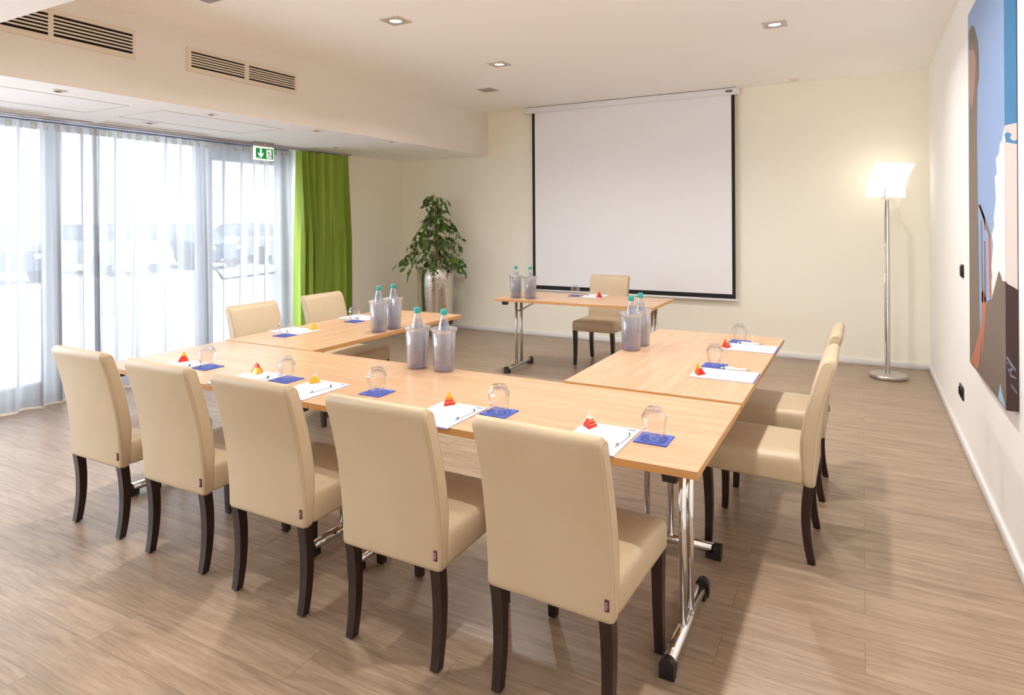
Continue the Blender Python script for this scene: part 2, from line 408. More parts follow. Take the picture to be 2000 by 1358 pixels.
# outside
struct(MB().box(-10.6, XG - 0.25, -14, 34, -0.12, -0.02).build('ground_pavement', M['paving']))
struct(MB().box(-16.3, -10.6, -14, 34, -0.2, -0.10).build('ground_road', M['road']))
struct(MB().box(-17.3, -16.3, -14, 34, -0.2, 0.02).build('ground_kerb', M['kerb']))
struct(MB().box(-40, -17.3, -14, 50, -0.2, -0.02).build('ground_parking', M['paving']))
bld = thing('building', 'pale beige building faintly seen through the sheer curtains, beyond the parked cars', 'building', (-36, 16, 0))
MB().box(-4, 0, -26, 30, 0, 7.5).build('facade', M['render'], bld)
for k in range(9):
    w = MB().box(0, 0.05, -22 + 5.5 * k, -19.6 + 5.5 * k, 2.2, 4.3).build('window', M['road'], bld)

def car(paint_m):
    t = thing('car', '', 'car')
    # side profile (y,z) extruded across, tapered cabin; front looks along +y
    b = MB()
    prof = [(-2.1, 0.35), (-2.12, 0.62), (-2.0, 0.92), (-1.2, 1.0), (1.1, 0.98), (1.95, 0.82), (2.12, 0.6), (2.1, 0.33)]
    b.prism(prof, -0.88, 0.88, 'x'); b.build('body', paint_m, t)
    cab = [(-1.75, 0.96), (-1.35, 1.40), (0.1, 1.46), (1.1, 0.96)]
    v = [(x * (0.80 if z < 1 else 0.62), y, z) for x in (-1, 1) for y, z in cab]
    MB().add(v, [(0, 1, 2, 3), (4, 7, 6, 5), (0, 4, 5, 1), (2, 6, 7, 3), (0, 3, 7, 4)]).build('windows', M['car_glass'], t)
    MB().add([(x * 0.63, y, z + 0.012) for x in (-1, 1) for y, z in ((-1.35, 1.40), (-0.6, 1.45), (0.1, 1.46))], [(0, 1, 4, 3), (1, 2, 5, 4)]).build('roof', paint_m, t)
    for sx in (-1, 1):
        for y in (-1.3, 1.35):
            MB().prism([(y + 0.33 * math.cos(2 * PI * k / 20), 0.33 + 0.33 * math.sin(2 * PI * k / 20)) for k in range(20)], sx * 0.70, sx * 0.90, 'x').build('wheel', M['tyre'], t)
        MB().bbox(sx * 0.6 - 0.2, sx * 0.6 + 0.2, 2.02, 2.12, 0.62, 0.76, 0.02, 1).build('headlight', M['casing'], t)
    return t
cars = [(8.0, 0, 'dark car parked farthest left behind the sheer curtain, left of the wide window post'), (11.2, 1, 'pale car parked outside, just right of the wide window post'), (13.9, 0, 'dark car parked outside, seen behind the middle of the sheer curtain'), (16.8, 1, 'pale car parked outside, seen through the glass door'), (19.8, 0, 'dark car parked outside, rightmost, seen through the glass door')]
cp = [car(M['car_dark']), car(M['car_light'])]; cu = [[], []]
for y, k, lb in cars:
    place(cp[k], cu[k], (-20.2, y, -0.02), -PI / 2, lb, 'cars parked across the street')

# ------------------------------------------------------------------ curtains
def curtain(name, y0, y1, x, z0, z1, amp, waves, seed, m, gather=0.5, ny=None, nz=26):
    rd = random.Random(seed); ny = ny or int((y1 - y0) * 150); v = []; f = []
    ph = [rd.uniform(-0.5, 0.5) for _ in range(5)]
    for j in range(nz + 1):
        t = j / nz; z = z1 + (z0 - z1) * t
        a = amp * (0.45 + 0.55 * min(1, t * 2.2) * (1 + 0.15 * math.sin(3 * t)))
        for i in range(ny + 1):
            s = i / ny; y = y0 + (y1 - y0) * s; L_ = y1 - y0
            w = 2 * PI * waves * L_ * s + 1.5 * math.sin(2 * PI * s * L_ * 1.1 + ph[0]) + t * 1.2 * math.sin(2 * PI * s * L_ * 0.8 + ph[1])
            sw_ = math.sin(w); d = math.copysign(abs(sw_) ** 0.75, sw_) + 0.35 * math.sin(2.1 * w + ph[2] * 4 + t) + gather * t * 0.7 * math.sin(0.5 * w + ph[3] * 5)
            yy = y + 0.35 * a * math.cos(w) * (0.5 + t * 0.5) + 0.012 * t * math.sin(5 * s * L_ + ph[4] * 8)
            v.append((x + a * d * 0.75, yy, z))
    for j in range(nz):
        for i in range(ny):
            a = j * (ny + 1) + i; f.append((a, a + 1, a + ny + 2, a + ny + 1))
    b = MB(); b.add(v, f, 0, True); return b.build(name, m, recalc=False)
tag(curtain('sheer_curtain', 1.9, 3.22, -5.89, 0.015, 2.325, 0.040, 5.2, 3, M['sheer']), 'white sheer curtain panel left of the overlap, reaching out of the frame at the left', 'curtain', 'sheer curtains')
tag(curtain('sheer_curtain', 3.19, 5.43, -5.91, 0.015, 2.325, 0.036, 5.6, 9, M['sheer']), 'white sheer curtain panel between the overlap and the green curtain', 'curtain', 'sheer curtains')
for o in [q for q in C.objects if q.name.startswith('sheer_curtain')]:
    rd = random.Random(5); b = MB(); y0 = min(v.co.y for v in o.data.vertices) + 0.03; y1 = max(v.co.y for v in o.data.vertices) - 0.03
    y = y0; k = 0
    while y < y1:
        w = 0.030 if k % 2 else 0.018
        MB().bbox(-5.885 - 0.002, -5.885 + 0.020, y - w * 0.7, y + w * 0.7, 2.262, 2.318, 0.007, 1).build('pleat_tab', M['sheer_tab'], o)
        y += 0.088 if not (3.10 < y < 3.30) else 0.05; k += 1
tag(curtain('green_curtain', 5.45, 6.27, -5.84, 0.02, 2.335, 0.105, 8.0, 4, M['green_cloth'], 0.55, 190, 30), 'heavy green curtain hanging in deep folds beside the window', 'curtain')
t = thing('curtain_track', 'slim grey curtain track fixed under the low ceiling along the window', 'curtain track', (-5.88, 2.2, HS))
MB().box(-0.045, 0.045, -4.1, 4.17, -0.018, 0).build('rail', M['track'], t)
MB().box(-0.012, 0.004, -4.1, 4.17, -0.026, -0.018).build('rail_slot', M['grey'], t)

# ------------------------------------------------------------------ ventilation grilles and diffusers
def grille(y0, y1, fields, z0, z1, label, fz=(0.035, 0.03)):
    t = thing('ventilation_grille', label, 'ventilation grille', (XB + 0.004, y0, z0), 0, 'wall grilles')
    W, Hh = y1 - y0, z1 - z0; fr = MB(); e = 0.012
    ys = [0.0] + [c - y0 for f in fields for c in f] + [W]
    fr.box(0, e, 0, W, 0, fz[0]).box(0, e, 0, W, Hh - fz[1], Hh)
    for i in range(0, len(ys), 2): fr.box(0, e, ys[i], ys[i + 1], fz[0], Hh - fz[1])
    fr.build('frame', M['grille'], t)
    for a, c in fields:
        a -= y0; c -= y0
        MB().box(0.0005, 0.0015, a, c, fz[0], Hh - fz[1]).build('dark_duct_sheet', M['dark'], t)  # dark sheet on the closed face, painted shade instead of a hole
        s = MB(); n = 6; hh = Hh - fz[0] - fz[1]; p = hh / n
        for k in range(1, n):
            z = fz[0] + p * k; s.add([(0.002, a, z - 0.001), (0.011, a, z - 0.0055), (0.012, a, z + 0.0055), (0.003, a, z + 0.006), (0.002, c, z - 0.001), (0.011, c, z - 0.0055), (0.012, c, z + 0.0055), (0.003, c, z + 0.006)], [(0, 1, 2, 3), (7, 6, 5, 4), (0, 4, 5, 1), (1, 5, 6, 2), (2, 6, 7, 3), (3, 7, 4, 0)])
        s.build('slats', M['grille'], t)
    return t
grille(1.62, 2.69, [(1.66, 2.143), (2.172, 2.671)], 2.633, 2.835, 'cream slatted air grille at the upper left, half hidden by the lower ceiling')
grille(3.08, 4.143, [(3.113, 3.594), (3.634, 4.125)], 2.637, 2.82, 'cream slatted air grille in the middle of the bulkhead, fully in view')
def diffuser(y0, y1, label):
    t = thing('ceiling_diffuser', label, 'air diffuser', (-5.74, y0, HS), 0, 'slot diffusers by the curtain track')
    L_ = y1 - y0
    b = MB().box(-0.10, 0.10, 0, L_, -0.006, 0); b.build('frame', M['soffit'], t)
    s = MB()
    for x in (-0.075, -0.04, -0.005, 0.03, 0.065): s.box(x - 0.008, x + 0.008, 0.03, L_ - 0.03, -0.0085, -0.006)
    s.build('slots', M['slot'], t)
diffuser(1.72, 2.78, 'long slot diffuser in the low ceiling at the far left')
diffuser(3.15, 4.21, 'long slot diffuser in the low ceiling above the curtain overlap')
def hatch(y0, y1, x0, x1, lb):
    b = MB(); w = 0.0035
    b.box(x0, x1, y0, y0 + w, -0.0025, -0.0003).box(x0, x1, y1 - w, y1, -0.0025, -0.0003).box(x0, x0 + w, y0, y1, -0.0025, -0.0003).box(x1 - w, x1, y0, y1, -0.0025, -0.0003)
    o = b.build('access_panel', M['gap'], loc=(0, 0, HS)); tag(o, lb, 'access panel', 'ceiling access panels')
hatch(1.75, 2.86, -5.38, -4.80, 'flush access panel outline in the low ceiling, left of the pair')
hatch(3.10, 4.28, -5.36, -4.77, 'flush access panel outline in the low ceiling, right of the pair')

# ------------------------------------------------------------------ ceiling fittings
def spot_small():
    t = thing('recessed_spotlight', '', 'spotlight')
    MB().bbox(-0.042, 0.042, -0.042, 0.042, -0.006, 0, 0.002, 1).build('plate', M['white_metal'], t)
    MB().lathe([(0.024, -0.0062), (0.024, -0.009), (0.019, -0.009), (0.019, -0.0064)], 20).build('ring', M['grey'], t)
    MB().lathe([(0.0001, -0.0068), (0.019, -0.0068)], 20).build('lamp', M['dark'], t)
    return t
sp = spot_small(); su = []
for x, y, lb in [(-4.646, 2.297, 'small unlit square spotlight in the low ceiling, nearest and leftmost by the bulkhead'), (-4.614, 3.407, 'small unlit square spotlight in the low ceiling above the middle of the curtain'), (-4.589, 4.526, 'small unlit square spotlight in the low ceiling, third along the bulkhead edge'), (-4.541, 5.589, 'small unlit square spotlight in the low ceiling nearest the back wall'), (-5.471, 3.435, 'small unlit square spotlight beside the slot diffuser'), (-5.406, 5.636, 'small unlit square spotlight above the green curtain')]:
    place(sp, su, (x, y, HS), 0, lb, 'small spotlights in the low ceiling')
def downlight():
    t = thing('downlight', '', 'downlight')
    s = 0.083; ri = 0.056
    b = MB(); n = 32; o = []
    # square plate with a round hole
    circ = [(ri * math.cos(2 * PI * k / n), ri * math.sin(2 * PI * k / n)) for k in range(n)]
    sq = []
    for cx, cy in circ:
        q = s / max(abs(cx), abs(cy)); sq.append((cx * q, cy * q))
    vs = [(x, y, -0.007) for x, y in circ] + [(x, y, -0.007) for x, y in sq] + [(x, y, 0) for x, y in sq]
    fs = [(k, (k + 1) % n, n + (k + 1) % n, n + k) for k in range(n)] + [(n + k, n + (k + 1) % n, 2 * n + (k + 1) % n, 2 * n + k) for k in range(n)]
    b.add(vs, fs); b.build('plate', M['alu'], t)
    MB().lathe([(0.058, -0.007), (0.056, -0.010), (0.051, -0.009), (0.044, -0.003)], 32).build('ring', M['grey'], t)
    MB().lathe([(0.0001, -0.004), (0.046, -0.004)], 32).build('lamp', M['bulb'], t)
    return t
dl = downlight(); du = []
for x, y, lb in [(-2.967, 3.706, 'lit square downlight nearest the bulkhead grille'), (-2.96, 5.209, 'lit square downlight in the middle of the ceiling, left of the screen'), (-0.569, 5.17, 'lit square downlight at the upper right, above the right wing table'), (-0.57, 3.30, 'added unseen square downlight overhead in front of the right chairs'), (-2.96, 2.20, 'added unseen square downlight overhead above the front row of chairs'), (-0.57, 1.75, 'added unseen square downlight overhead above the nearest chair')]:  # the overhead ones are out of view, added to brighten the room
    place(dl, du, (x, y, H), 0, lb, 'square ceiling downlights')
def area(loc, size, power, col=(1, 0.99, 0.975), spread=150):
    l = bpy.data.lights.new('downlight_light', 'AREA'); l.shape = 'DISK'; l.size = size; l.energy = power; l.color = col; l.spread = R(spread)
    o = bpy.data.objects.new('downlight_light', l); C.objects.link(o); o.location = loc
    return o
LP = 15.0
for x, y in [(-2.967, 3.706), (-2.96, 5.209), (-0.569, 5.17), (-0.57, 3.30), (-2.96, 2.20), (-0.57, 1.75)]:  # lights of the seen downlights and of the added overhead ones
    area((x, y, H - 0.012), 0.10, LP)
for x, y in [(-0.6, 0.2), (-2.9, 0.2), (-5.0, 0.2), (-0.6, -1.6), (-2.9, -1.6), (-5.0, -1.6)]:  # unseen downlights added behind the viewpoint as weak fill light
    dup(dl, (x, y, HS), 0, 'added unseen downlight in the lower ceiling behind the viewpoint', 'added downlights behind the viewpoint')
    area((x, y, HS - 0.012), 0.10, LP * 0.15)
def speaker(x, y, lb):
    t = thing('ceiling_speaker', lb, 'ceiling speaker', (x, y, H), 0, 'square ceiling speakers')
    MB().bbox(-0.10, 0.10, -0.10, 0.10, -0.006, 0, 0.002, 1).build('frame', M['white_metal'], t)
    MB().box(-0.088, 0.088, -0.088, 0.088, -0.008, -0.006).build('grille_cloth', M['grey'], t)
speaker(-3.70, 2.70, 'square grey ceiling speaker cut by the top edge of the picture')
speaker(-3.649, 6.164, 'square grey ceiling speaker near the bulkhead corner and screen')
t = thing('smoke_detector', 'tiny white smoke detector on the ceiling right of the screen', 'smoke detector', (-0.616, 7.30, H))
MB().lathe([(0.05, 0), (0.05, -0.012), (0.042, -0.02), (0.02, -0.03), (0.0001, -0.03)], 24).build('housing', M['white_metal'], t)

# exit sign hanging from the low ceiling
t = thing('exit_sign', 'green and white emergency exit sign with arrow and running figure, hung before the curtain', 'exit sign', (-5.78, 4.78, HS))
MB().bbox(-0.025, 0.025, 0, 0.268, -0.046, 0, 0.003, 1).build('bracket', M['grey'], t)
MB().lathe([(0.009, 0), (0.009, 0.004), (0.0001, 0.004)], 12).build('indicator', M['casing'], t, (0, 0, 0))
ind = [o for o in t.children if o.name.startswith('indicator')][0]; ind.rotation_euler = (0, PI / 2, 0); ind.location = (0.025, 0.14, -0.022)
pn = MB().bbox(-0.010, 0.010, 0.004, 0.268, -0.196, -0.046, 0.002, 1).build('panel', M['white_sign'], t)
gx = 0.0105
MB().box(0.0102, gx + 0.0008, 0.026, 0.257, -0.180, -0.066).build('green_field', M['green_sign'], pn)
b = MB(); x0 = gx + 0.0009
def flat(b, pts, x, mi=0): b.prism(pts, x, x + 0.0008, 'x', mi)
flat(b, [(0.080, -0.072), (0.102, -0.072), (0.102, -0.132), (0.127, -0.112), (0.127, -0.132), (0.091, -0.176), (0.055, -0.132), (0.055, -0.112), (0.080, -0.132)], x0)
flat(b, [(0.168, -0.078), (0.232, -0.078), (0.232, -0.156), (0.240, -0.172), (0.175, -0.172), (0.168, -0.165)], x0)
flat(b, [(0.030, -0.170), (0.058, -0.170), (0.058, -0.176), (0.030, -0.176)], x0)
b.build('pictogram', M['white_sign'], pn)
b = MB(); x1 = x0 + 0.0009
flat(b, [(0.187 + 0.006 * math.cos(a * PI / 5), -0.092 + 0.006 * math.sin(a * PI / 5)) for a in range(10)], x1)
flat(b, [(0.186, -0.104), (0.196, -0.102), (0.214, -0.138), (0.204, -0.142)], x1)
flat(b, [(0.196, -0.101), (0.207, -0.100), (0.220, -0.114), (0.216, -0.118), (0.205, -0.107), (0.198, -0.108)], x1)
flat(b, [(0.188, -0.104), (0.176, -0.118), (0.180, -0.122), (0.193, -0.110)], x1)
flat(b, [(0.203, -0.138), (0.212, -0.138), (0.228, -0.152), (0.234, -0.150), (0.234, -0.156), (0.226, -0.160)], x1)
flat(b, [(0.201, -0.138), (0.207, -0.142), (0.190, -0.168), (0.182, -0.168), (0.185, -0.163)], x1)
b.build('running_figure', M['dark_sign'], pn)

# ------------------------------------------------------------------ projection screen
t = thing('projection_screen', 'large white projection screen with black border pulled down on the back wall', 'projection screen', (-2.5, D - 0.06, 2.954))
YS = 0.0
MB().bbox(-1.33, 1.30, -0.045, 0.045, -0.078, -0.004, 0.014, 3).build('casing', M['casing'], t)
MB().bbox(1.285, 1.315, -0.05, 0.05, -0.082, -0.002, 0.004, 1).bbox(-1.345, -1.315, -0.05, 0.05, -0.082, -0.002, 0.004, 1).build('end_cap', M['casing'], t)
fb = MB(); zt, zb = -0.07, -2.342; xl, xr = -1.248, 1.262
fb.box(xl + 0.038, xr - 0.036, -0.004, -0.002, zb + 0.05, zt, 0)
fb.box(xl, xl + 0.038, -0.004, -0.002, zb, zt, 1).box(xr - 0.036, xr, -0.004, -0.002, zb, zt, 1).box(xl + 0.038, xr - 0.036, -0.004, -0.002, zb, zb + 0.05, 1)
fb.build('screen_fabric', [M['screen_white'], M['screen_black']], t)
MB().tube([(xl - 0.03, -0.003, zb - 0.014), (xr + 0.03, -0.003, zb - 0.014)], 0.014, 12).build('bottom_bar', M['casing'], t)
lg = MB().bbox(1.175, 1.245, -0.050, -0.044, -0.052, -0.028, 0.0028, 2).build('badge', M['black'], t)
MB().box(1.188, 1.236, -0.0508, -0.0495, -0.0415, -0.0375).build('badge_line', M['casing'], lg)
MB().box(-1.33, 1.30, -0.03, 0.045, -0.004, 0).build('ceiling_bracket', M['black'], t)

# ------------------------------------------------------------------ floor lamp
t = thing('floor_lamp', 'tall brushed steel floor lamp with a curved lit glass shade in the right corner', 'floor lamp', (0.205, 6.99, 0))
MB().lathe([(0.0001, 0), (0.150, 0), (0.158, 0.006), (0.158, 0.036), (0.152, 0.041), (0.0001, 0.041)], 56).build('base', M['steel'], t)
MB().lathe([(0.017, 0.041), (0.017, 1.665), (0.012, 1.67), (0.0001, 1.672)], 24).build('pole', M['steel'], t)
MB().tube([(-0.022, -0.012, 0.05), (-0.022, -0.012, 1.69)], 0.008, 10).tube([(-0.022, -0.01, 1.60), (-0.018, 0, 1.60)], 0.007, 8).build('side_tube', M['chrome'], t)
yaw = R(28.555); Rv = Vector((math.cos(yaw), math.sin(yaw), 0)); Fv = Vector((-math.sin(yaw), math.cos(yaw), 0))
phi = R(25); g = (Rv * math.cos(phi) + Fv * math.sin(phi)).normalized(); nv = (Rv * math.sin(phi) - Fv * math.cos(phi)).normalized()
v = []; f = []; ns, nt_ = 20, 10; th = 0.006
base = Vector((-0.19, -0.02, 1.70))
for side in (0, 1):
    for i in range(ns + 1):
        a = i / ns
        cz = 0.325 * a; cn = 0.125 * a ** 1.9 + 0.02 * (1 - a) ** 3
        for j in range(nt_ + 1):
            s_ = j / nt_; p = base + g * (0.57 * s_) + nv * (cn + side * th) + Vector((0, 0, cz)); v.append(p)
def idx(s_, i, j): return s_ * (ns + 1) * (nt_ + 1) + i * (nt_ + 1) + j
for s_ in (0, 1):
    for i in range(ns):
        for j in range(nt_): f.append((idx(s_, i, j), idx(s_, i, j + 1), idx(s_, i + 1, j + 1), idx(s_, i + 1, j)))
for i in range(ns):
    for j in (0, nt_): f.append((idx(0, i, j), idx(0, i + 1, j), idx(1, i + 1, j), idx(1, i, j)))
for j in range(nt_):
    for i in (0, ns): f.append((idx(0, i, j), idx(0, i, j + 1), idx(1, i, j + 1), idx(1, i, j)))
MB().add(v, f, 0, True).build('glass_shade', M['opal'], t)
pA = base + g * 0.24 + nv * 0.034 - Vector((0, 0, 0.012)); pB = base + g * 0.50 - nv * 0.10 + Vector((0, 0, 0.012))
MB().tube([pA - g * 0.06, pA, pA + (pB - pA) * 0.4, pB - Vector((0, 0, 0.01)), pB + Vector((0, 0, 0.03))], 0.007, 8).tube([(0, 0, 1.665), tuple(pA + (pB - pA) * 0.15)], 0.012, 8).build('shade_bracket', M['chrome'], t)
MB().tube([pA, pA + Vector((0, 0, 0.05)), pA + Vector((0, 0, 0.105)) + nv * 0.012], 0.007, 8).build('shade_clip', M['chrome'], t)
MB().lathe([(0.016, -0.012), (0.016, 0.012), (0.0001, 0.012)], 12, tuple(pB + Vector((0, 0, 0.02)))).build('clamp_knob', M['steel'], t)
hp = base + g * 0.28 - nv * 0.06 + Vector((0, 0, 0.09))
MB().lathe([(0.006, -0.055), (0.006, 0.055)], 10, tuple(hp)).build('bulb', M['bulb'], t)
def point(loc, power, r=0.03, col=(1, 0.9, 0.74)):
    l = bpy.data.lights.new('lamp_light', 'POINT'); l.energy = power; l.shadow_soft_size = r; l.color = col
    o = bpy.data.objects.new('lamp_light', l); C.objects.link(o); o.location = loc; return o
point(Vector((0.205, 6.99, 0)) + base + g * 0.28 - nv * 0.06 + Vector((0, 0, 0.20)), 0.7)

# ------------------------------------------------------------------ potted ficus
t = thing('potted_ficus', 'weeping fig with drooping leaves in a tall silver metal pot in the back left corner', 'potted plant', (-4.99, 7.03, 0))
MB().lathe([(0.0001, 0), (0.19, 0), (0.205, 0.02), (0.228, 0.30), (0.243, 0.60), (0.246, 0.76), (0.240, 0.868), (0.234, 0.872), (0.228, 0.862), (0.228, 0.80)], 64).build('pot', M['pot'], t)
MB().lathe([(0.0001, 0.80), (0.12, 0.806), (0.229, 0.795)], 32).build('soil', M['soil'], t)
MB().tube([(0.0, 0.0, 0.8), (0.015, 0, 1.1), (0.0, 0.01, 1.4), (0.01, 0, 1.7), (0.0, 0, 1.84)], [0.016, 0.013, 0.010, 0.006, 0.003], 8).tube([(0.03, -0.02, 0.8), (0.05, -0.02, 1.05), (0.02, -0.02, 1.35)], [0.010, 0.008, 0.005], 7).build('trunk', M['bark'], t)
MB().tube([(-0.02, -0.012, 0.8), (-0.012, -0.012, 1.86)], 0.007, 8).build('support_cane', M['cane'], t)
rd = random.Random(21); tw = MB(); lf = MB()
def leaf(p, d, L_, roll):
    d = Vector(d).normalized(); s = d.cross(Vector((0, 0, 1)))
    if s.length < 1e-3: s = Vector((1, 0, 0))
    s.normalize(); n = s.cross(d); s2 = s * math.cos(roll) + n * math.sin(roll); n2 = s2.cross(d)
    w = L_ * 0.27; P = Vector(p); P.y = min(P.y, 0.40)
    vs = [P, P + d * L_ * 0.33 + s2 * w - n2 * w * 0.3, P + d * L_ * 0.7 + s2 * w * 0.72 - n2 * w * 0.3, P + d * L_ * 1.05 - n2 * L_ * 0.10, P + d * L_ * 0.7 - s2 * w * 0.72 - n2 * w * 0.3, P + d * L_ * 0.33 - s2 * w - n2 * w * 0.3, P + d * L_ * 0.33 + n2 * w * 0.05, P + d * L_ * 0.7 - n2 * w * 0.02]
    lf.add(vs, [(0, 1, 6), (1, 2, 7, 6), (2, 3, 7), (0, 6, 5), (5, 6, 7, 4), (4, 7, 3)], 0, False)
nb = 44
for i in range(nb):
    q = i / (nb - 1); z0 = 0.86 + 0.96 * q ** 1.05; an = i * 2.399 + rd.uniform(-0.3, 0.3)
    rmax = 0.13 + 0.36 * min(1.0, (1 - q) * 1.55) ** 1.2
    if 0.70 < q < 0.84: rmax *= 0.45
    if q >= 0.90: rmax = 0.19
    rr = rmax * rd.uniform(0.5, 1.15)
    rise = rd.uniform(0.06, 0.20) * (1 if q < 0.9 else 0.4); droop = rd.uniform(0.08, 0.34) * (1 - 0.5 * q)
    pts = []
    for k in range(9):
        u = k / 8; pts.append(Vector((math.cos(an + 0.35 * u) * rr * u, min(0.40, math.sin(an + 0.35 * u) * rr * u), z0 + rise * math.sin(u * 2.0) - droop * u * u)))
    tw.tube(pts, [0.0035 * (1 - 0.75 * k / 8) for k in range(9)], 5)
    for k in range(2, 9):
        for h in range(2 if q < 0.75 else 1):
            if rd.random() < (0.25 if 0.68 < q < 0.86 else 0.15): continue
            u = k / 8; p = pts[k] + Vector((rd.uniform(-.012, .012), rd.uniform(-.012, .012), 0))
            out = Vector((math.cos(an + rd.uniform(-1.2, 1.2)), math.sin(an + rd.uniform(-1.2, 1.2)), -rd.uniform(0.5, 2.2)))
            leaf(p, out, rd.uniform(0.062, 0.095), rd.uniform(-1.2, 1.2))
            if rd.random() < 0.6:
                p2 = p + out.normalized() * 0.035 + Vector((rd.uniform(-.03, .03), rd.uniform(-.03, .03), -0.02))
                leaf(p2, out + Vector((rd.uniform(-.6, .6), rd.uniform(-.6, .6), 0)), rd.uniform(0.055, 0.085), rd.uniform(-1.2, 1.2))
for (ax, az, n_) in ((-0.235, 0.90, 9), (0.16, 0.88, 6)):   # trailing twigs over the rim towards the room
    pts = [Vector((ax * 0.5, -0.12, 0.88)), Vector((ax * 0.85, -0.22, 0.93)), Vector((ax, -0.275, 0.84)), Vector((ax * 1.04, -0.285, 0.70))]
    tw.tube(pts, 0.002, 5)
    for k in range(n_):
        u = k / n_ * 2.99; i0 = int(u); p = pts[i0].lerp(pts[i0 + 1], u - i0)
        leaf(p, (rd.uniform(-.7, .7), -0.4, -1.3), rd.uniform(.055, .075), rd.uniform(-1, 1))
tw.build('twigs', M['bark'], t); lf.build('foliage', M['leaf'], t, recalc=False)

# ------------------------------------------------------------------ right wall: painting, switch, sockets
PC = {'sky': rgb(140, 168, 212), 'tower': rgb(122, 106, 94), 'hood': rgb(104, 92, 84), 'pink': rgb(168, 130, 114), 'cloud': rgb(240, 236, 238), 'hill': rgb(118, 102, 92), 'orange': rgb(190, 112, 84), 'strip': rgb(120, 170, 222), 'crane': rgb(140, 104, 88), 'side_sky': rgb(78, 140, 188), 'side_cloud': rgb(222, 212, 208), 'side_dark': rgb(66, 42, 42), 'side_line': rgb(126, 136, 158), 'lblue': rgb(150, 198, 226), 'edge': rgb(92, 62, 58)}
keys = list(PC); pm = [mat('painting ' + k, PC[k], 0.55 if not k.startswith('side') else 0.32) for k in keys]
t = thing('painting', 'tall canvas painting of blue sky, tower, crane and white cloud on the right wall', 'painting', (XR, 3.395, 0.68))
PX = -0.045; cv = MB()
cv.box(PX, -0.001, 0, 1.05, 0, 1.965, keys.index('sky'))
def F(k, pts, lv):
    P = [(PX - 0.00025 * lv, min(y, 4.442) - 3.395, z - 0.68) for y, z in pts]; n = len(P)
    cv.add(P, [tuple(range(n))], keys.index(k))
F('strip', [(4.11, 1.459), (4.05, 1.459), (4.023, 1.147), (3.997, 0.994), (4.081, 0.903)], 1)
F('cloud', [(3.396, 1.886), (3.453, 1.83), (3.5, 1.823), (3.526, 1.781), (3.601, 1.764), (3.578, 1.694), (3.629, 1.685), (3.607, 1.579), (3.662, 1.498), (3.65, 1.463), (3.718, 1.415), (3.679, 1.368), (3.737, 1.27), (3.711, 1.224), (3.768, 1.171), (3.728, 1.09), (3.396, 1.09)], 1)
F('tower', [(4.445, 0.682), (4.445, 1.86), (4.40, 2.442), (4.338, 2.525), (4.281, 2.536), (4.209, 2.512), (4.141, 2.454), (4.076, 2.358), (4.056, 2.222), (4.117, 2.175), (4.143, 1.943), (4.123, 1.566), (4.112, 1.405), (4.089, 1.141), (4.08, 0.93), (4.081, 0.903), (4.168, 0.835), (4.30, 0.682)], 2)
F('hood', [(4.41, 2.541), (4.299, 2.549), (4.209, 2.52), (4.091, 2.415), (4.06, 2.334), (4.064, 2.25), (4.131, 2.263), (4.162, 2.364), (4.23, 2.426), (4.322, 2.459), (4.41, 2.442)], 3)
F('pink', [(4.40, 2.435), (4.231, 2.405), (4.163, 2.329), (4.184, 2.247), (4.241, 2.148), (4.337, 2.093), (4.41, 2.169)], 3)
F('hill', [(4.40, 0.682), (4.168, 0.835), (4.064, 0.932), (3.963, 1.05), (3.871, 1.086), (3.728, 1.119), (3.646, 1.182), (3.543, 1.262), (3.495, 1.246), (3.46, 1.224), (3.396, 1.227), (3.396, 0.682)], 2)
F('orange', [(4.413, 0.69), (4.24, 0.796), (4.081, 0.916), (3.997, 0.981), (4.051, 0.829), (4.121, 0.731), (4.174, 0.693)], 4)
for pts in ([(4.106, 1.56), (4.04, 1.57), (3.732, 1.41), (3.774, 1.399)], [(4.027, 1.486), (3.995, 1.486), (3.963, 1.076), (4.01, 1.065)], [(3.936, 1.384), (3.898, 1.385), (3.886, 1.084), (3.932, 1.079)], [(4.09, 1.563), (4.056, 1.565), (3.901, 1.499), (3.888, 1.436), (3.919, 1.435), (3.932, 1.486)]): F('crane', pts, 3)
F('orange', [(3.816, 1.407), (3.746, 1.402), (3.728, 1.122), (3.784, 1.116)], 4)
F('orange', [(4.024, 1.115), (3.945, 1.139), (3.871, 1.086), (3.936, 0.951), (4.005, 0.785), (4.031, 0.937)], 3)
F('lblue', [(3.522, 0.769), (3.487, 0.739), (3.396, 0.69), (3.573, 0.689)], 4)
def S(k, pts, lv):
    P = [(min(max(x, 0.53), 0.5735) - XR, -0.00025 * lv, z - 0.68) for x, z in pts]; n = len(P)
    cv.add(P, [tuple(range(n))], keys.index(k))
S('side_sky', [(0.53, 2.645), (0.5735, 2.645), (0.5735, 0.68), (0.53, 0.68)], 1)
S('side_cloud', [(0.53, 1.888), (0.5527, 1.893), (0.5769, 1.896), (0.5769, 1.17), (0.53, 1.2)], 2)
S('side_sky', [(0.53, 1.852), (0.5405, 1.86), (0.5543, 1.85), (0.5473, 1.833), (0.561, 1.821), (0.5735, 1.827), (0.573, 1.806), (0.535, 1.817)], 3)
S('side_dark', [(0.53, 1.231), (0.5374, 1.217), (0.5546, 1.206), (0.5735, 1.192), (0.5735, 0.68), (0.53, 0.68)], 3)
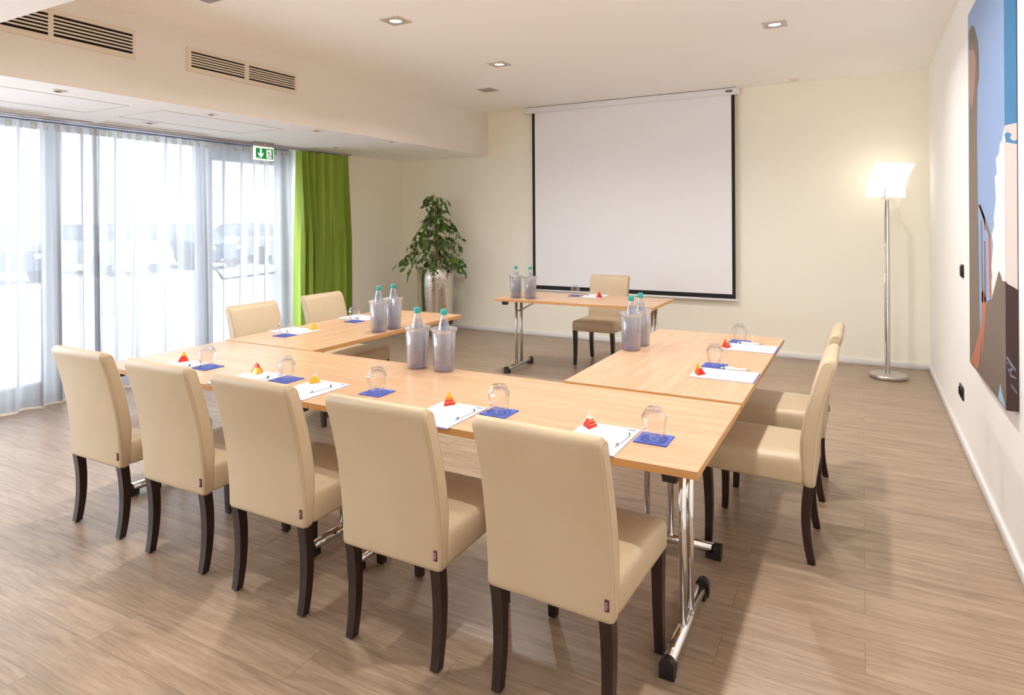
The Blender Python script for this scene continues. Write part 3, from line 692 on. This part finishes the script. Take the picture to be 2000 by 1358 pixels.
for pts in ([(0.53, 0.901), (0.5342, 0.913), (0.5496, 0.882), (0.5633, 0.858), (0.5633, 0.848), (0.5486, 0.868), (0.534, 0.897)], [(0.532, 0.89), (0.536, 0.888), (0.545, 0.826), (0.565, 0.818), (0.565, 0.824), (0.548, 0.834)], [(0.536, 0.86), (0.552, 0.862), (0.552, 0.850), (0.538, 0.846)], [(0.545, 0.80), (0.568, 0.76), (0.568, 0.752), (0.55, 0.78)]): S('side_line', pts, 4)
S('edge', [(0.5715, 2.645), (0.5735, 2.645), (0.5735, 0.68), (0.5715, 0.68)], 5)
cv.build('canvas', pm, t, recalc=False)
t = thing('light_switch', 'black light switch on the right wall at the height of the lamp pole middle', 'light switch', (XR, 5.10, 1.15))
MB().bbox(-0.010, 0, -0.042, 0.042, -0.042, 0.042, 0.002, 1).build('plate', M['black'], t)
MB().bbox(-0.017, -0.009, -0.030, 0.030, -0.034, 0.034, 0.003, 1).build('rocker', M['black'], t)
t = thing('wall_socket', 'black double power socket low on the right wall above the skirting', 'power socket', (XR, 5.17, 0.345))
MB().bbox(-0.010, 0, -0.082, 0.082, -0.042, 0.042, 0.002, 1).build('plate', M['black'], t)
for y in (-0.04, 0.04):
    o = MB().lathe([(0.027, 0), (0.027, 0.006), (0.023, 0.006), (0.021, 0.001), (0.0001, 0.001)], 20).build('socket_well', M['dark'], t, (-0.010, y, 0)); o.rotation_euler = (0, -PI / 2, 0)

# ------------------------------------------------------------------ tables
def table(L_, W_, ztop, label, inset=(0.13, 0.13), group=None, foot=0.56, only=(0, 1), braces=True, loc=(0, 0, 0), rotz=0, metal='chrome'):
    t = thing('folding_table', label, 'table', loc, rotz, group)
    th = 0.026
    tp = MB(); b = 0.002
    tp.bbox(-L_ / 2, L_ / 2, -W_ / 2, W_ / 2, ztop - 0.0035, ztop, 0.0012, 1, 0, False)
    tp.bbox(-L_ / 2, L_ / 2, -W_ / 2, W_ / 2, ztop - th, ztop - 0.0035, 0.0015, 1, 1, False)
    tp.build('tabletop', [M['beech'], M['beech_edge']], t)
    for i in only:
        sx = (-1, 1)[i]; x = sx * (L_ / 2 - inset[i])
        lg = MB()
        for dy in (-0.055, 0.055): lg.tube([(x, dy, 0.05), (x, dy, ztop - th - 0.012)], 0.0145, 16)
        lg.tube([(x, -foot / 2 + 0.02, 0.042), (x, foot / 2 - 0.02, 0.042)], 0.021, 18)
        lg.box(x - 0.02, x + 0.02, -0.20, 0.20, ztop - th - 0.016, ztop - th - 0.0005)
        lo = lg.build('leg', M[metal], t)
        for sy in (-1, 1):
            c = MB(); y0 = sy * (foot / 2 - 0.03); y1 = sy * foot / 2
            ring = [(x + 0.025 * math.cos(a * PI / 10), 0.042 + 0.025 * math.sin(a * PI / 10)) for a in range(0, 11)] + [(x - 0.025, 0.0), (x + 0.025, 0.0)]
            c.prism(ring, min(y0, y1), max(y0, y1), 'y')
            yy = sy * (foot / 2 - 0.065); c.prism([(x - 0.019, 0.0), (x + 0.019, 0.0), (x + 0.019, 0.028), (x - 0.019, 0.028)], min(yy, y0), max(yy, y0), 'y')
            c.build('foot_cap', M['black'], lo)
        if braces:
            br = MB(); xi = x - sx * 0.24
            for dy in (-0.055, 0.055): br.tube([(x, dy * 0.9, ztop - 0.16), (xi, dy * 0.5, ztop - th - 0.008)], 0.005, 8)
            br.tube([(x, -0.055, ztop - 0.16), (x, 0.055, ztop - 0.16)], 0.006, 8)
            br.build('folding_brace', M[metal], lo)
    hg = MB()
    for sx in (-1, 1):
        for sy in (-1, 1):
            x, y = sx * (L_ / 2 - 0.095), sy * (W_ / 2 - 0.055)
            MB().add([(x - 0.026, y - 0.024, ztop - th), (x + 0.026, y - 0.024, ztop - th), (x + 0.026, y + 0.024, ztop - th), (x - 0.026, y + 0.024, ztop - th), (x - 0.022, y - 0.020, ztop - th - 0.036), (x + 0.022, y - 0.020, ztop - th - 0.036), (x + 0.022, y + 0.020, ztop - th - 0.036), (x - 0.022, y + 0.020, ztop - th - 0.036)], [(0, 1, 5, 4), (1, 2, 6, 5), (2, 3, 7, 6), (3, 0, 4, 7), (4, 5, 6, 7), (3, 2, 1, 0)]).build('corner_block', M['black'], t)
    for sx in (-1, 1):
        hg.add([(sx * 0.30, -W_ / 2 + 0.10, ztop - th), (sx * 0.13, -W_ / 2 + 0.10, ztop - th), (sx * 0.13, -W_ / 2 + 0.10, ztop - th - 0.016), (sx * 0.30, -W_ / 2 + 0.13, ztop - th), (sx * 0.13, -W_ / 2 + 0.13, ztop - th), (sx * 0.13, -W_ / 2 + 0.13, ztop - th - 0.016)], [(0, 1, 2), (3, 5, 4), (0, 3, 4, 1), (1, 4, 5, 2), (2, 5, 3, 0)])
    hg.build('leg_catch', M['black'], t)
    return t
GT = 'beech folding tables set in a U'
table(1.606, 0.79, 0.740, 'beech folding table of the front row nearest the viewer, right half, chrome T-legs', loc=(-1.2415, 2.355, 0), group=GT)
table(1.542, 0.79, 0.740, 'beech folding table of the front row nearest the window, left half', (0.05, 0.13), loc=(-2.8175, 2.355, 0), group=GT)
table(1.61, 0.795, 0.748, 'beech folding table forming the right wing of the U', (0.17, 0.09), loc=(-0.833, 3.563, 0), rotz=PI / 2, group=GT)
table(1.59, 0.762, 0.744, 'beech folding table forming the left wing of the U, by the curtains', (0.17, 0.09), loc=(-3.212, 3.548, 0), rotz=PI / 2, group=GT)
table(1.575, 0.70, 0.740, 'separate presenter table of beech with steel T-legs in front of the screen', (0.09, 0.09), loc=(-2.375, 5.785, 0), rotz=R(0.6), metal='steel')

# ------------------------------------------------------------------ chairs
def rrect(x0, x1, y0, y1, r, n=4, rx=None):
    out = []
    if x1 - x0 > 1: # unit-width outline: corner radius scaled in x
        rx = r / 0.218
        for cx, cy, a0 in ((x1 - rx, y1 - r, 0), (x0 + rx, y1 - r, 90), (x0 + rx, y0 + r, 180), (x1 - rx, y0 + r, 270)):
            for k in range(n + 1):
                a = R(a0 + 90 * k / n); out.append((cx + rx * math.cos(a), cy + r * math.sin(a)))
        return out
    for cx, cy, a0 in ((x1 - r, y1 - r, 0), (x0 + r, y1 - r, 90), (x0 + r, y0 + r, 180), (x1 - r, y0 + r, 270)):
        for k in range(n + 1):
            a = R(a0 + 90 * k / n); out.append((cx + r * math.cos(a), cy + r * math.sin(a)))
    return out
def yb(z):   # back face of the backrest leans away from the seat
    u = max(0.0, (z - 0.345) / 0.55); return -0.016 - 0.096 * u ** 2.1
def tk(z):
    return 0.050 + 0.020 * min(1, max(0, (z - 0.36) / 0.16)) - 0.006 * max(0, (z - 0.6) / 0.3)
def make_chair():
    t = thing('chair', '', 'chair')
    # backrest: stacked rounded rectangles, rounded at the top
    rings = []; zs = [0.337, 0.342, 0.352] + [0.352 + 0.508 * k / 22 for k in range(1, 23)]
    hw = 0.215
    for z in zs:
        th = tk(z); y0 = yb(z); e = {0.337: 0.008, 0.342: 0.003}.get(z, 0.0)
        rings.append([(x, y, z) for x, y in rrect(-hw + e, hw - e, y0 + e, y0 + th - e, 0.014)])
    zt = 0.86; th = tk(zt); r = th / 2
    for k in range(1, 9):
        a = PI / 2 * k / 8; z = zt + 0.038 * math.sin(a); s_ = math.cos(a) * 0.985 + 0.015; yc = yb(z) + r; ed = 0.010 * (1 - math.cos(a))
        rings.append([(x, y, z - 0.0 * abs(x)) for x, y in rrect(-hw + ed, hw - ed, yc - r * s_, yc + r * s_, min(0.014, r * s_ * 0.9))])
    n = len(rings[0]); v = [p for rg in rings for p in rg]; f = []
    for i in range(len(rings) - 1):
        for k in range(n): f.append((i * n + k, i * n + (k + 1) % n, (i + 1) * n + (k + 1) % n, (i + 1) * n + k))
    f.append(tuple(range(n))[::-1]); f.append(tuple((len(rings) - 1) * n + k for k in range(n)))
    b = MB(); b.add(v, f, 0, True)
    bo = b.build('backrest', M['leather'], t)
    for sx in (-1, 1):
        x = sx * (hw - 0.0005); L1 = []; L2 = []
        zz = [0.352 + 0.50 * k / 14 for k in range(15)]
        for z in zz: L1.append((x, yb(z) + 0.011, z))
        th = 0.064; zc = 0.852
        arc = [(x, yb(zc) + th / 2 - (th / 2 - 0.011) * math.cos(PI * k / 8), zc + 0.030 * math.sin(PI * k / 8)) for k in range(1, 8)]
        for z in reversed(zz):
            if z > 0.45: L2.append((x, yb(z) + tk(z) - 0.011, z))
        MB().tube(L1 + arc + L2, 0.0007, 5).build('seam', M['piping'], bo)
    tg = MB().bbox(0.190, 0.203, -0.0210, -0.0160, 0.378, 0.412, 0.0006, 1).build('label_tag', M['tag'], t)
    mt = Matrix.Translation((0.1965, -0.0213, 0.395)) @ Matrix.Rotation(PI / 2, 4, 'X') @ Matrix.Rotation(PI / 2, 4, 'Z')
    text_ob('tag_lettering', 'M24', 0.0125, M['tagtext'], tg, mt)
    # seat: cushion
    rings = []; hs = 0.218
    prof = [(0.0, 0.345, 0.012), (0.006, 0.338, 0.004), (0.0, 0.36, 0.0), (0.0, 0.40, 0.0), (0.0, 0.432, 0.0), (0.0, 0.446, 0.004), (0.0, 0.455, 0.012), (0.0, 0.460, 0.028), (0.0, 0.464, 0.09)]
    b = MB(); nr = []
    for k, (z, e) in enumerate([(0.358, 0.010), (0.360, 0.003), (0.370, 0.0), (0.41, -0.001), (0.436, 0.0), (0.450, 0.004), (0.459, 0.012), (0.465, 0.032), (0.468, 0.09)]):
        ring = []
        for x, y in rrect(-1 + e / hs, 1 - e / hs, 0.030 + e * 0.3, 0.472 - e, 0.020):
            sgn = 1 if x > 0 else -1
            ax = abs(x); w = 0.214 + 0.011 * (y - 0.03) / 0.44
            ring.append((sgn * (w - (1 - ax) * hs) if ax > 0.5 else x * w, y, z - (0.014 * (1 - (y - 0.03) / 0.44) if k < 3 else 0)))
        nr.append(ring)
    n = len(nr[0]); v = [p for rg in nr for p in rg]; f = []
    for i in range(len(nr) - 1):
        for k in range(n): f.append((i * n + k, i * n + (k + 1) % n, (i + 1) * n + (k + 1) % n, (i + 1) * n + k))
    f.append(tuple(range(n))[::-1]); f.append(tuple((len(nr) - 1) * n + k for k in range(n)))
    b.add(v, f, 0, True); b.build('seat', M['leather'], t)
    # four legs
    for sx in (-1, 1):
        v = []; f = []; m_ = 12
        for k in range(m_ + 1):
            z = 0.355 * (1 - k / m_) + 0.006 * (k / m_); u = z / 0.355
            yc = 0.008 * u + 0.075 * u * (1 - u); w = 0.0155 + 0.0045 * u; d = 0.0155 + 0.005 * u; xc = sx * (0.187 - 0.002 * (1 - u))
            v += [(xc - w, yc - d, z), (xc + w, yc - d, z), (xc + w, yc + d, z), (xc - w, yc + d, z)]
        for k in range(m_):
            for j in range(4): f.append((4 * k + j, 4 * k + (j + 1) % 4, 4 * k + 4 + (j + 1) % 4, 4 * k + 4 + j))
        f += [(3, 2, 1, 0), (4 * m_, 4 * m_ + 1, 4 * m_ + 2, 4 * m_ + 3)]
        b = MB().add(v, f); b.lathe([(0.010, 0), (0.010, 0.007)], 10, (sx * 0.185, 0.0, 0), cap0=True)
        b.build('leg', M['wenge'], t)
        v = []; f = []; m_ = 8
        for k in range(m_ + 1):
            z = 0.375 * (1 - k / m_) + 0.006 * (k / m_); u = z / 0.375
            yc = 0.440 - 0.012 * math.sin(u * PI) * 0.6 - 0.006 * (1 - u); w = 0.0145 + 0.006 * u; d = 0.0145 + 0.006 * u; xc = sx * (0.200 + 0.006 * (1 - u))
            v += [(xc - w, yc - d, z), (xc + w, yc - d, z), (xc + w, yc + d, z), (xc - w, yc + d, z)]
        for k in range(m_):
            for j in range(4): f.append((4 * k + j, 4 * k + (j + 1) % 4, 4 * k + 4 + (j + 1) % 4, 4 * k + 4 + j))
        f += [(3, 2, 1, 0), (4 * m_, 4 * m_ + 1, 4 * m_ + 2, 4 * m_ + 3)]
        b = MB().add(v, f); b.lathe([(0.009, 0), (0.009, 0.007)], 10, (sx * 0.206, 0.434, 0), cap0=True)
        b.build('leg', M['wenge'], t)
    return t
ch = make_chair(); cuu = []
GC = 'cream leather chairs around the tables'
CH = [(-3.285, 1.792, 0, 'cream leather chair with dark legs, leftmost of the front row seen from behind'),
      (-2.663, 1.779, 0, 'cream leather chair seen from behind, second from the left in the front row'),
      (-2.062, 1.766, 0, 'cream leather chair seen from behind, in the middle of the front row of five'),
      (-1.438, 1.757, 0, 'cream leather chair seen from behind, second from the right in the front row'),
      (-0.843, 1.768, R(-2.0), 'largest and nearest cream leather chair, its left rear leg cut by the lower picture edge'),
      (-0.200, 3.255, PI / 2, 'cream leather chair seen from its side, nearer of the two at the right wing table'),
      (-0.195, 3.965, PI / 2, 'cream leather chair at the right wing table, farther one, partly hidden by its neighbour'),
      (-3.885, 3.255, -PI / 2, 'cream leather chair at the left wing table, in front of the sheer curtain'),
      (-3.905, 3.975, -PI / 2, 'cream leather chair at the left wing table, in front of the green curtain'),
      (-2.415, 6.600, PI, 'cream leather chair of the presenter, standing alone before the projection screen')]
for x, y, rz, lb in CH: place(ch, cuu, (x, y, 0), rz, lb, GC)

# ------------------------------------------------------------------ coolers and bottles
def cooler():
    t = thing('bottle_cooler', '', 'bottle cooler')
    MB().lathe([(0.0001, 0.0), (0.049, 0.0), (0.0525, 0.004), (0.0605, 0.196), (0.0595, 0.197), (0.0505, 0.008), (0.0001, 0.007)], 40).build('cup', M['cooler'], t)
    MB().lathe([(0.0393, 0.0075), (0.0397, 0.012), (0.0400, 0.190)], 36).build('inner_liner', M['liner'], t)
    MB().lathe([(0.0402, 0.008), (0.0406, 0.024), (0.0402, 0.028)], 36).build('blue_ring', M['bottle_blue'], t)
    MB().lathe([(0.0605, 0.194), (0.0645, 0.199), (0.071, 0.211), (0.0715, 0.214), (0.0695, 0.2145), (0.063, 0.202), (0.0590, 0.197)], 40).build('flared_rim', M['cooler_rim'], t)
    return t
def bottle():
    t = thing('water_bottle', '', 'bottle')
    MB().lathe([(0.0001, 0.0), (0.033, 0.0), (0.0375, 0.006), (0.0380, 0.05), (0.0375, 0.15), (0.0350, 0.185), (0.0290, 0.215), (0.0200, 0.250), (0.0145, 0.272), (0.0135, 0.285)], 32).build('glass', M['bottle'], t)
    MB().lathe([(0.0001, 0.005), (0.0350, 0.006), (0.0362, 0.05), (0.0358, 0.15), (0.0333, 0.185), (0.0273, 0.215), (0.0205, 0.243), (0.0001, 0.243)], 28).build('water', M['water'], t)
    MB().lathe([(0.0001, 0.0005), (0.0345, 0.0005), (0.0384, 0.006), (0.0386, 0.014), (0.0376, 0.016)], 28).build('base_ring', M['bottle_blue'], t)
    MB().lathe([(0.0165, 0.279), (0.0168, 0.281), (0.0160, 0.300), (0.0150, 0.302), (0.0001, 0.302)], 20).lathe([(0.0172, 0.274), (0.0172, 0.279)], 20).build('cap', M['cap'], t)
    return t
co = cooler(); bo_ = bottle(); u1 = []; u2 = []
CO = [(-2.025, 2.690, 0.740, 'left one on the front row'), (-1.866, 2.700, 0.740, 'right one on the front row'),
      (-2.905, 3.425, 0.744, 'front one on the left wing'), (-2.903, 3.580, 0.744, 'rear one on the left wing'),
      (-2.985, 5.560, 0.740, 'left one on the presenter table'), (-2.825, 5.555, 0.740, 'right one on the presenter table'),
      (-1.175, 3.590, 0.748, 'front one on the right wing'), (-1.170, 3.750, 0.748, 'rear one on the right wing')]
for x, y, z, w in CO:
    place(co, u1, (x, y, z), 0, 'milky clear bottle cooler, ' + w, 'bottle coolers')
    place(bo_, u2, (x, y, z + 0.009), 0, 'water bottle with turquoise cap in the cooler, ' + w, 'water bottles')

# ------------------------------------------------------------------ place settings
def tumbler2():
    n = 12; b = MB()
    b.lathe([(0.0308, 0.0008), (0.0315, 0.0), (0.0322, 0.001), (0.0452, 0.074), (0.0440, 0.080), (0.0285, 0.106), (0.0270, 0.109), (0.0001, 0.109)], n, flat=(2, 3, 4))
    i = MB().lathe([(0.0308, 0.0008), (0.0435, 0.073), (0.0420, 0.078), (0.0275, 0.097), (0.0001, 0.099)], n, flat=(0, 1, 2))
    b.add(i.v, [tuple(reversed(f)) for f in i.f], 0, False)
    return b.build('drinking_glass', M['tumbler'], recalc=False)
gl = tag(tumbler2(), '', 'glass'); ug = []
def napkin_ob():
    b = MB(); n = 8; s_ = 0.0575
    vs = []
    for i in range(n + 1):
        for j in range(n + 1):
            x = -s_ + 2 * s_ * i / n; y = -s_ + 2 * s_ * j / n
            z = 0.0028 + 0.0012 * max(0, (abs(x) + abs(y)) / s_ - 1.2)
            vs.append((x, y, z))
    b.add(vs, [(i * (n + 1) + j, (i + 1) * (n + 1) + j, (i + 1) * (n + 1) + j + 1, i * (n + 1) + j + 1) for i in range(n) for j in range(n)], 0, True)
    b.box(-s_, s_, -s_, s_, 0.0, 0.0012).box(-s_ + 0.001, s_ - 0.0015, -s_ + 0.001, s_ - 0.001, 0.0012, 0.0026)
    return b.build('napkin', M['napkin'])
nk = tag(napkin_ob(), '', 'napkin'); un_ = []
def pad():
    t = thing('notepad', '', 'notepad')
    MB().box(-0.105, 0.105, -0.1445, 0.1455, 0.0, 0.0012).build('backing', M['backing'], t)
    s = MB(); s.box(-0.105, 0.105, -0.139, 0.148, 0.0012, 0.0042); so = s.build('sheets', M['paper'], t)
    MB().box(0.066, 0.094, 0.124, 0.134, 0.0042, 0.0044).build('printed_logo', M['print_blue'], so)
    MB().box(0.044, 0.060, 0.127, 0.132, 0.0042, 0.0044).build('printed_line', M['print_grey'], so)
    return t
pd = pad(); up_ = []
def pen():
    t = thing('ballpoint_pen', '', 'pen')   # along +y, green end at +y
    b = MB().tube([(0, -0.050, 0.0055), (0, 0.030, 0.006), (0, 0.052, 0.006)], [0.0046, 0.0064, 0.0064], 14); b.build('barrel', M['pen_white'], t)
    MB().tube([(0, -0.071, 0.0045), (0, -0.050, 0.0055)], [0.0012, 0.0041], 12).build('tip', M['pen_metal'], t)
    MB().tube([(0, 0.052, 0.006), (0, 0.060, 0.006)], [0.0070, 0.0068], 14).build('coloured_band', M['pen_green'], t)
    MB().tube([(0, 0.060, 0.006), (0, 0.071, 0.006)], [0.0035, 0.0030], 12).build('push_button', M['pen_white'], t)
    MB().bbox(-0.002, 0.002, 0.008, 0.056, 0.0115, 0.0135, 0.0006, 1).build('clip', M['pen_white'], t)
    return t
pn_ = pen(); upn = []
def sweet(seed, m0, m1, text=None):
    rd = random.Random(seed); t = thing('wrapped_sweet', '', 'sweet')
    h = 0.050; rb = 0.031
    B = [Vector((rb * math.cos(R(a)), rb * math.sin(R(a)), 0.001)) for a in (-100, 20, 140)]
    T = Vector((0.002, 0.004, h)); b = MB(); cut = 0.58
    Mi = [p.lerp(T, cut) for p in B]
    b.add(B + Mi + [T], [(0, 1, 4, 3), (1, 2, 5, 4), (2, 0, 3, 5), (2, 1, 0)], 0)
    b.add(Mi + [T], [(0, 1, 3), (2, 0, 3)], 1); b.add(Mi + [T], [(1, 2, 3)], 0)
    b.build('wrapper', [m0, m1], t, recalc=True)
    # crimped fins at the seams
    fn = MB()
    for a, c in ((B[0], B[1]), (B[1], T), (B[2], T)):
        k = 8; vs = []
        d = (a + c) * 0.5; out = Vector((d.x, d.y, 0)); out = out.normalized() if out.length > 1e-4 else Vector((0, -1, 0))
        for i in range(k + 1):
            p = a.lerp(c, i / k); q = out * (0.004 if i % 2 else 0.0055)
            vs += [p, p + q + Vector((0, 0, 0.0005))]
        fn.add(vs, [(2 * i, 2 * i + 1, 2 * i + 3, 2 * i + 2) for i in range(k)], 0)
    fn.build('crimped_seam', m1, t, recalc=False)
    if text:
        # lettering on the front face between B0-B1
        e = (B[1] - B[0]).normalized(); nrm = e.cross(T - B[0]).normalized(); upv = nrm.cross(e).normalized()
        for s_, u, sz, mm in ((text[0], 0.46, 0.0095, M['yellow_print']), (text[1], 0.22, 0.0075, M['cream_print'])):
            c = (B[0] + B[1]) * 0.5; c = c.lerp(T, u) + nrm * 0.0008
            mx = Matrix(((e.x, upv.x, nrm.x, c.x), (e.y, upv.y, nrm.y, c.y), (e.z, upv.z, nrm.z, c.z), (0, 0, 0, 1)))
            text_ob('lettering', s_, sz, mm, t, mx)
    return t
R_ = M['red_foil']; G_ = M['gold_foil']; S_ = M['silver_foil']
#  name, napkin xy, pad centre xy, pad rot, pen (x,y,rot), sweet (x,y,rot,colour), table z, text
ST = [('at the leftmost front seat', (-3.005, 2.192), (-3.180, 2.108, 0), (-3.098, 2.095, 0.02), (-3.247, 2.215, 0.3, 'rg'), 0.740),
      ('at the second front seat from left', (-2.428, 2.195), (-2.600, 2.108, 0), (-2.525, 2.105, -0.05), (-2.650, 2.205, 1.0, 'gr'), 0.740),
      ('at the middle front seat', (-1.887, 2.212), (-2.190, 2.108, 0), (-2.130, 2.118, -0.02), (-2.262, 2.205, 0.1, 'gs'), 0.740),
      ('at the second front seat from right', (-1.262, 2.205), (-1.437, 2.082, 0), (-1.352, 2.098, -0.02), (-1.500, 2.195, 0.2, 'rg2'), 0.740),
      ('at the front seat nearest the viewer', (-0.635, 2.182), (-0.808, 2.100, 0), (-0.722, 2.106, -0.03), (-0.878, 2.195, 0.45, 'rs'), 0.740),
      ('on the left wing, before sheer curtain', (-3.365, 3.030), (-3.452, 3.185, -PI / 2), (-3.490, 3.112, -PI / 2), (-3.352, 3.262, 0.9, 'gy'), 0.744),
      ('on the left wing beside the coolers', (-3.360, 3.690), (-3.452, 3.850, -PI / 2), (-3.475, 3.780, -PI / 2), None, 0.744),
      ('on the right wing, nearer setting', (-0.668, 3.387), (-0.582, 3.203, PI / 2), (-0.553, 3.318, PI / 2 + 0.04), (-0.693, 3.150, 2.2, 'rg'), 0.748),
      ('on the right wing, farther setting', (-0.663, 4.112), (-0.575, 3.935, PI / 2), (-0.590, 4.038, PI / 2 + 0.04), (-0.697, 3.880, 2.5, 'rg2'), 0.748),
      ('on the presenter table', (-2.522, 5.945), (-2.335, 6.010, PI), (-2.425, 6.060, PI + 0.2), (-2.255, 5.905, 0.4, 'rr'), 0.740)]
sw = {'rg': (R_, G_, None), 'gr': (G_, R_, None), 'gs': (G_, S_, None), 'rg2': (R_, G_, ('HARIBO', 'Happy-Cola')), 'rs': (R_, S_, ('HARIBO', 'Happy-Cola')), 'gy': (G_, G_, None), 'rr': (R_, R_, None)}
swn = {'rg': 'red sweet wrapper with golden side', 'gr': 'golden sweet wrapper with red tip', 'gs': 'yellow sweet wrapper with pale tip', 'rg2': 'red pyramid sweet wrapper with yellow tip', 'rs': 'red pyramid sweet wrapper with pale foil tip', 'gy': 'yellow pyramid sweet wrapper', 'rr': 'small plain red pyramid sweet wrapper'}
for i, (w, n_, p_, e_, s_, z) in enumerate(ST):
    place(nk, un_, (n_[0], n_[1], z), random.uniform(-.03, .03), 'blue square napkin under the glass ' + w, 'blue napkins')
    g = place(gl, ug, (n_[0] + 0.002, n_[1] - 0.004, z + 0.0030), 0.2 * i, 'upturned clear glass ' + w, 'upturned glasses')
    place(pd, up_, (p_[0], p_[1], z), p_[2], 'white notepad with blue backing ' + w, 'notepads')
    place(pn_, upn, (e_[0], e_[1], z + 0.0044), e_[2], 'white pen with green end ' + w, 'pens')
    if s_:
        a, b_, tx = sw[s_[3]]; o = sweet(i, a, b_, tx); o.location = (s_[0], s_[1], z + 0.0042); o.rotation_euler = (0, 0, s_[2])
        o['label'] = swn[s_[3]] + ' ' + w; o['group'] = 'wrapped sweets'

# ------------------------------------------------------------------ world, camera, view
w = bpy.data.worlds.new('sky'); bpy.context.scene.world = w; w.use_nodes = True
bg = w.node_tree.nodes['Background']; bg.inputs[0].default_value = (0.86, 0.93, 1.0, 1); bg.inputs[1].default_value = 6.5
sc = bpy.context.scene
cam = bpy.data.cameras.new('camera'); co_ = bpy.data.objects.new('camera', cam); C.objects.link(co_)
f_, cy_, roll = 1258.3, 430.6, -0.006
A = Rv * math.cos(roll) + Vector((0, 0, 1)) * math.sin(roll); B = -Rv * math.sin(roll) + Vector((0, 0, 1)) * math.cos(roll); Z = -Fv
co_.matrix_world = Matrix(((A.x, B.x, Z.x, 0), (A.y, B.y, Z.y, 0), (A.z, B.z, Z.z, 1.4986), (0, 0, 0, 1)))
cam.sensor_width = 36; cam.lens = f_ / 2000 * 36; cam.shift_y = -(679 - cy_) / 2000; cam.clip_start = 0.05; cam.clip_end = 200
sc.camera = co_
sc.view_settings.view_transform = 'Standard'; sc.view_settings.look = 'None'; sc.view_settings.gamma = 1; sc.view_settings.exposure = 0.50
sc.view_settings.use_curve_mapping = False
cy = sc.cycles
cy.use_adaptive_sampling = True; cy.adaptive_threshold = 0.02; cy.max_bounces = 12; cy.diffuse_bounces = 8; cy.glossy_bounces = 4; cy.transmission_bounces = 8; cy.transparent_max_bounces = 20
cy.use_denoising = True; cy.caustics_reflective = False; cy.caustics_refractive = False; cy.sample_clamp_indirect = 6.0
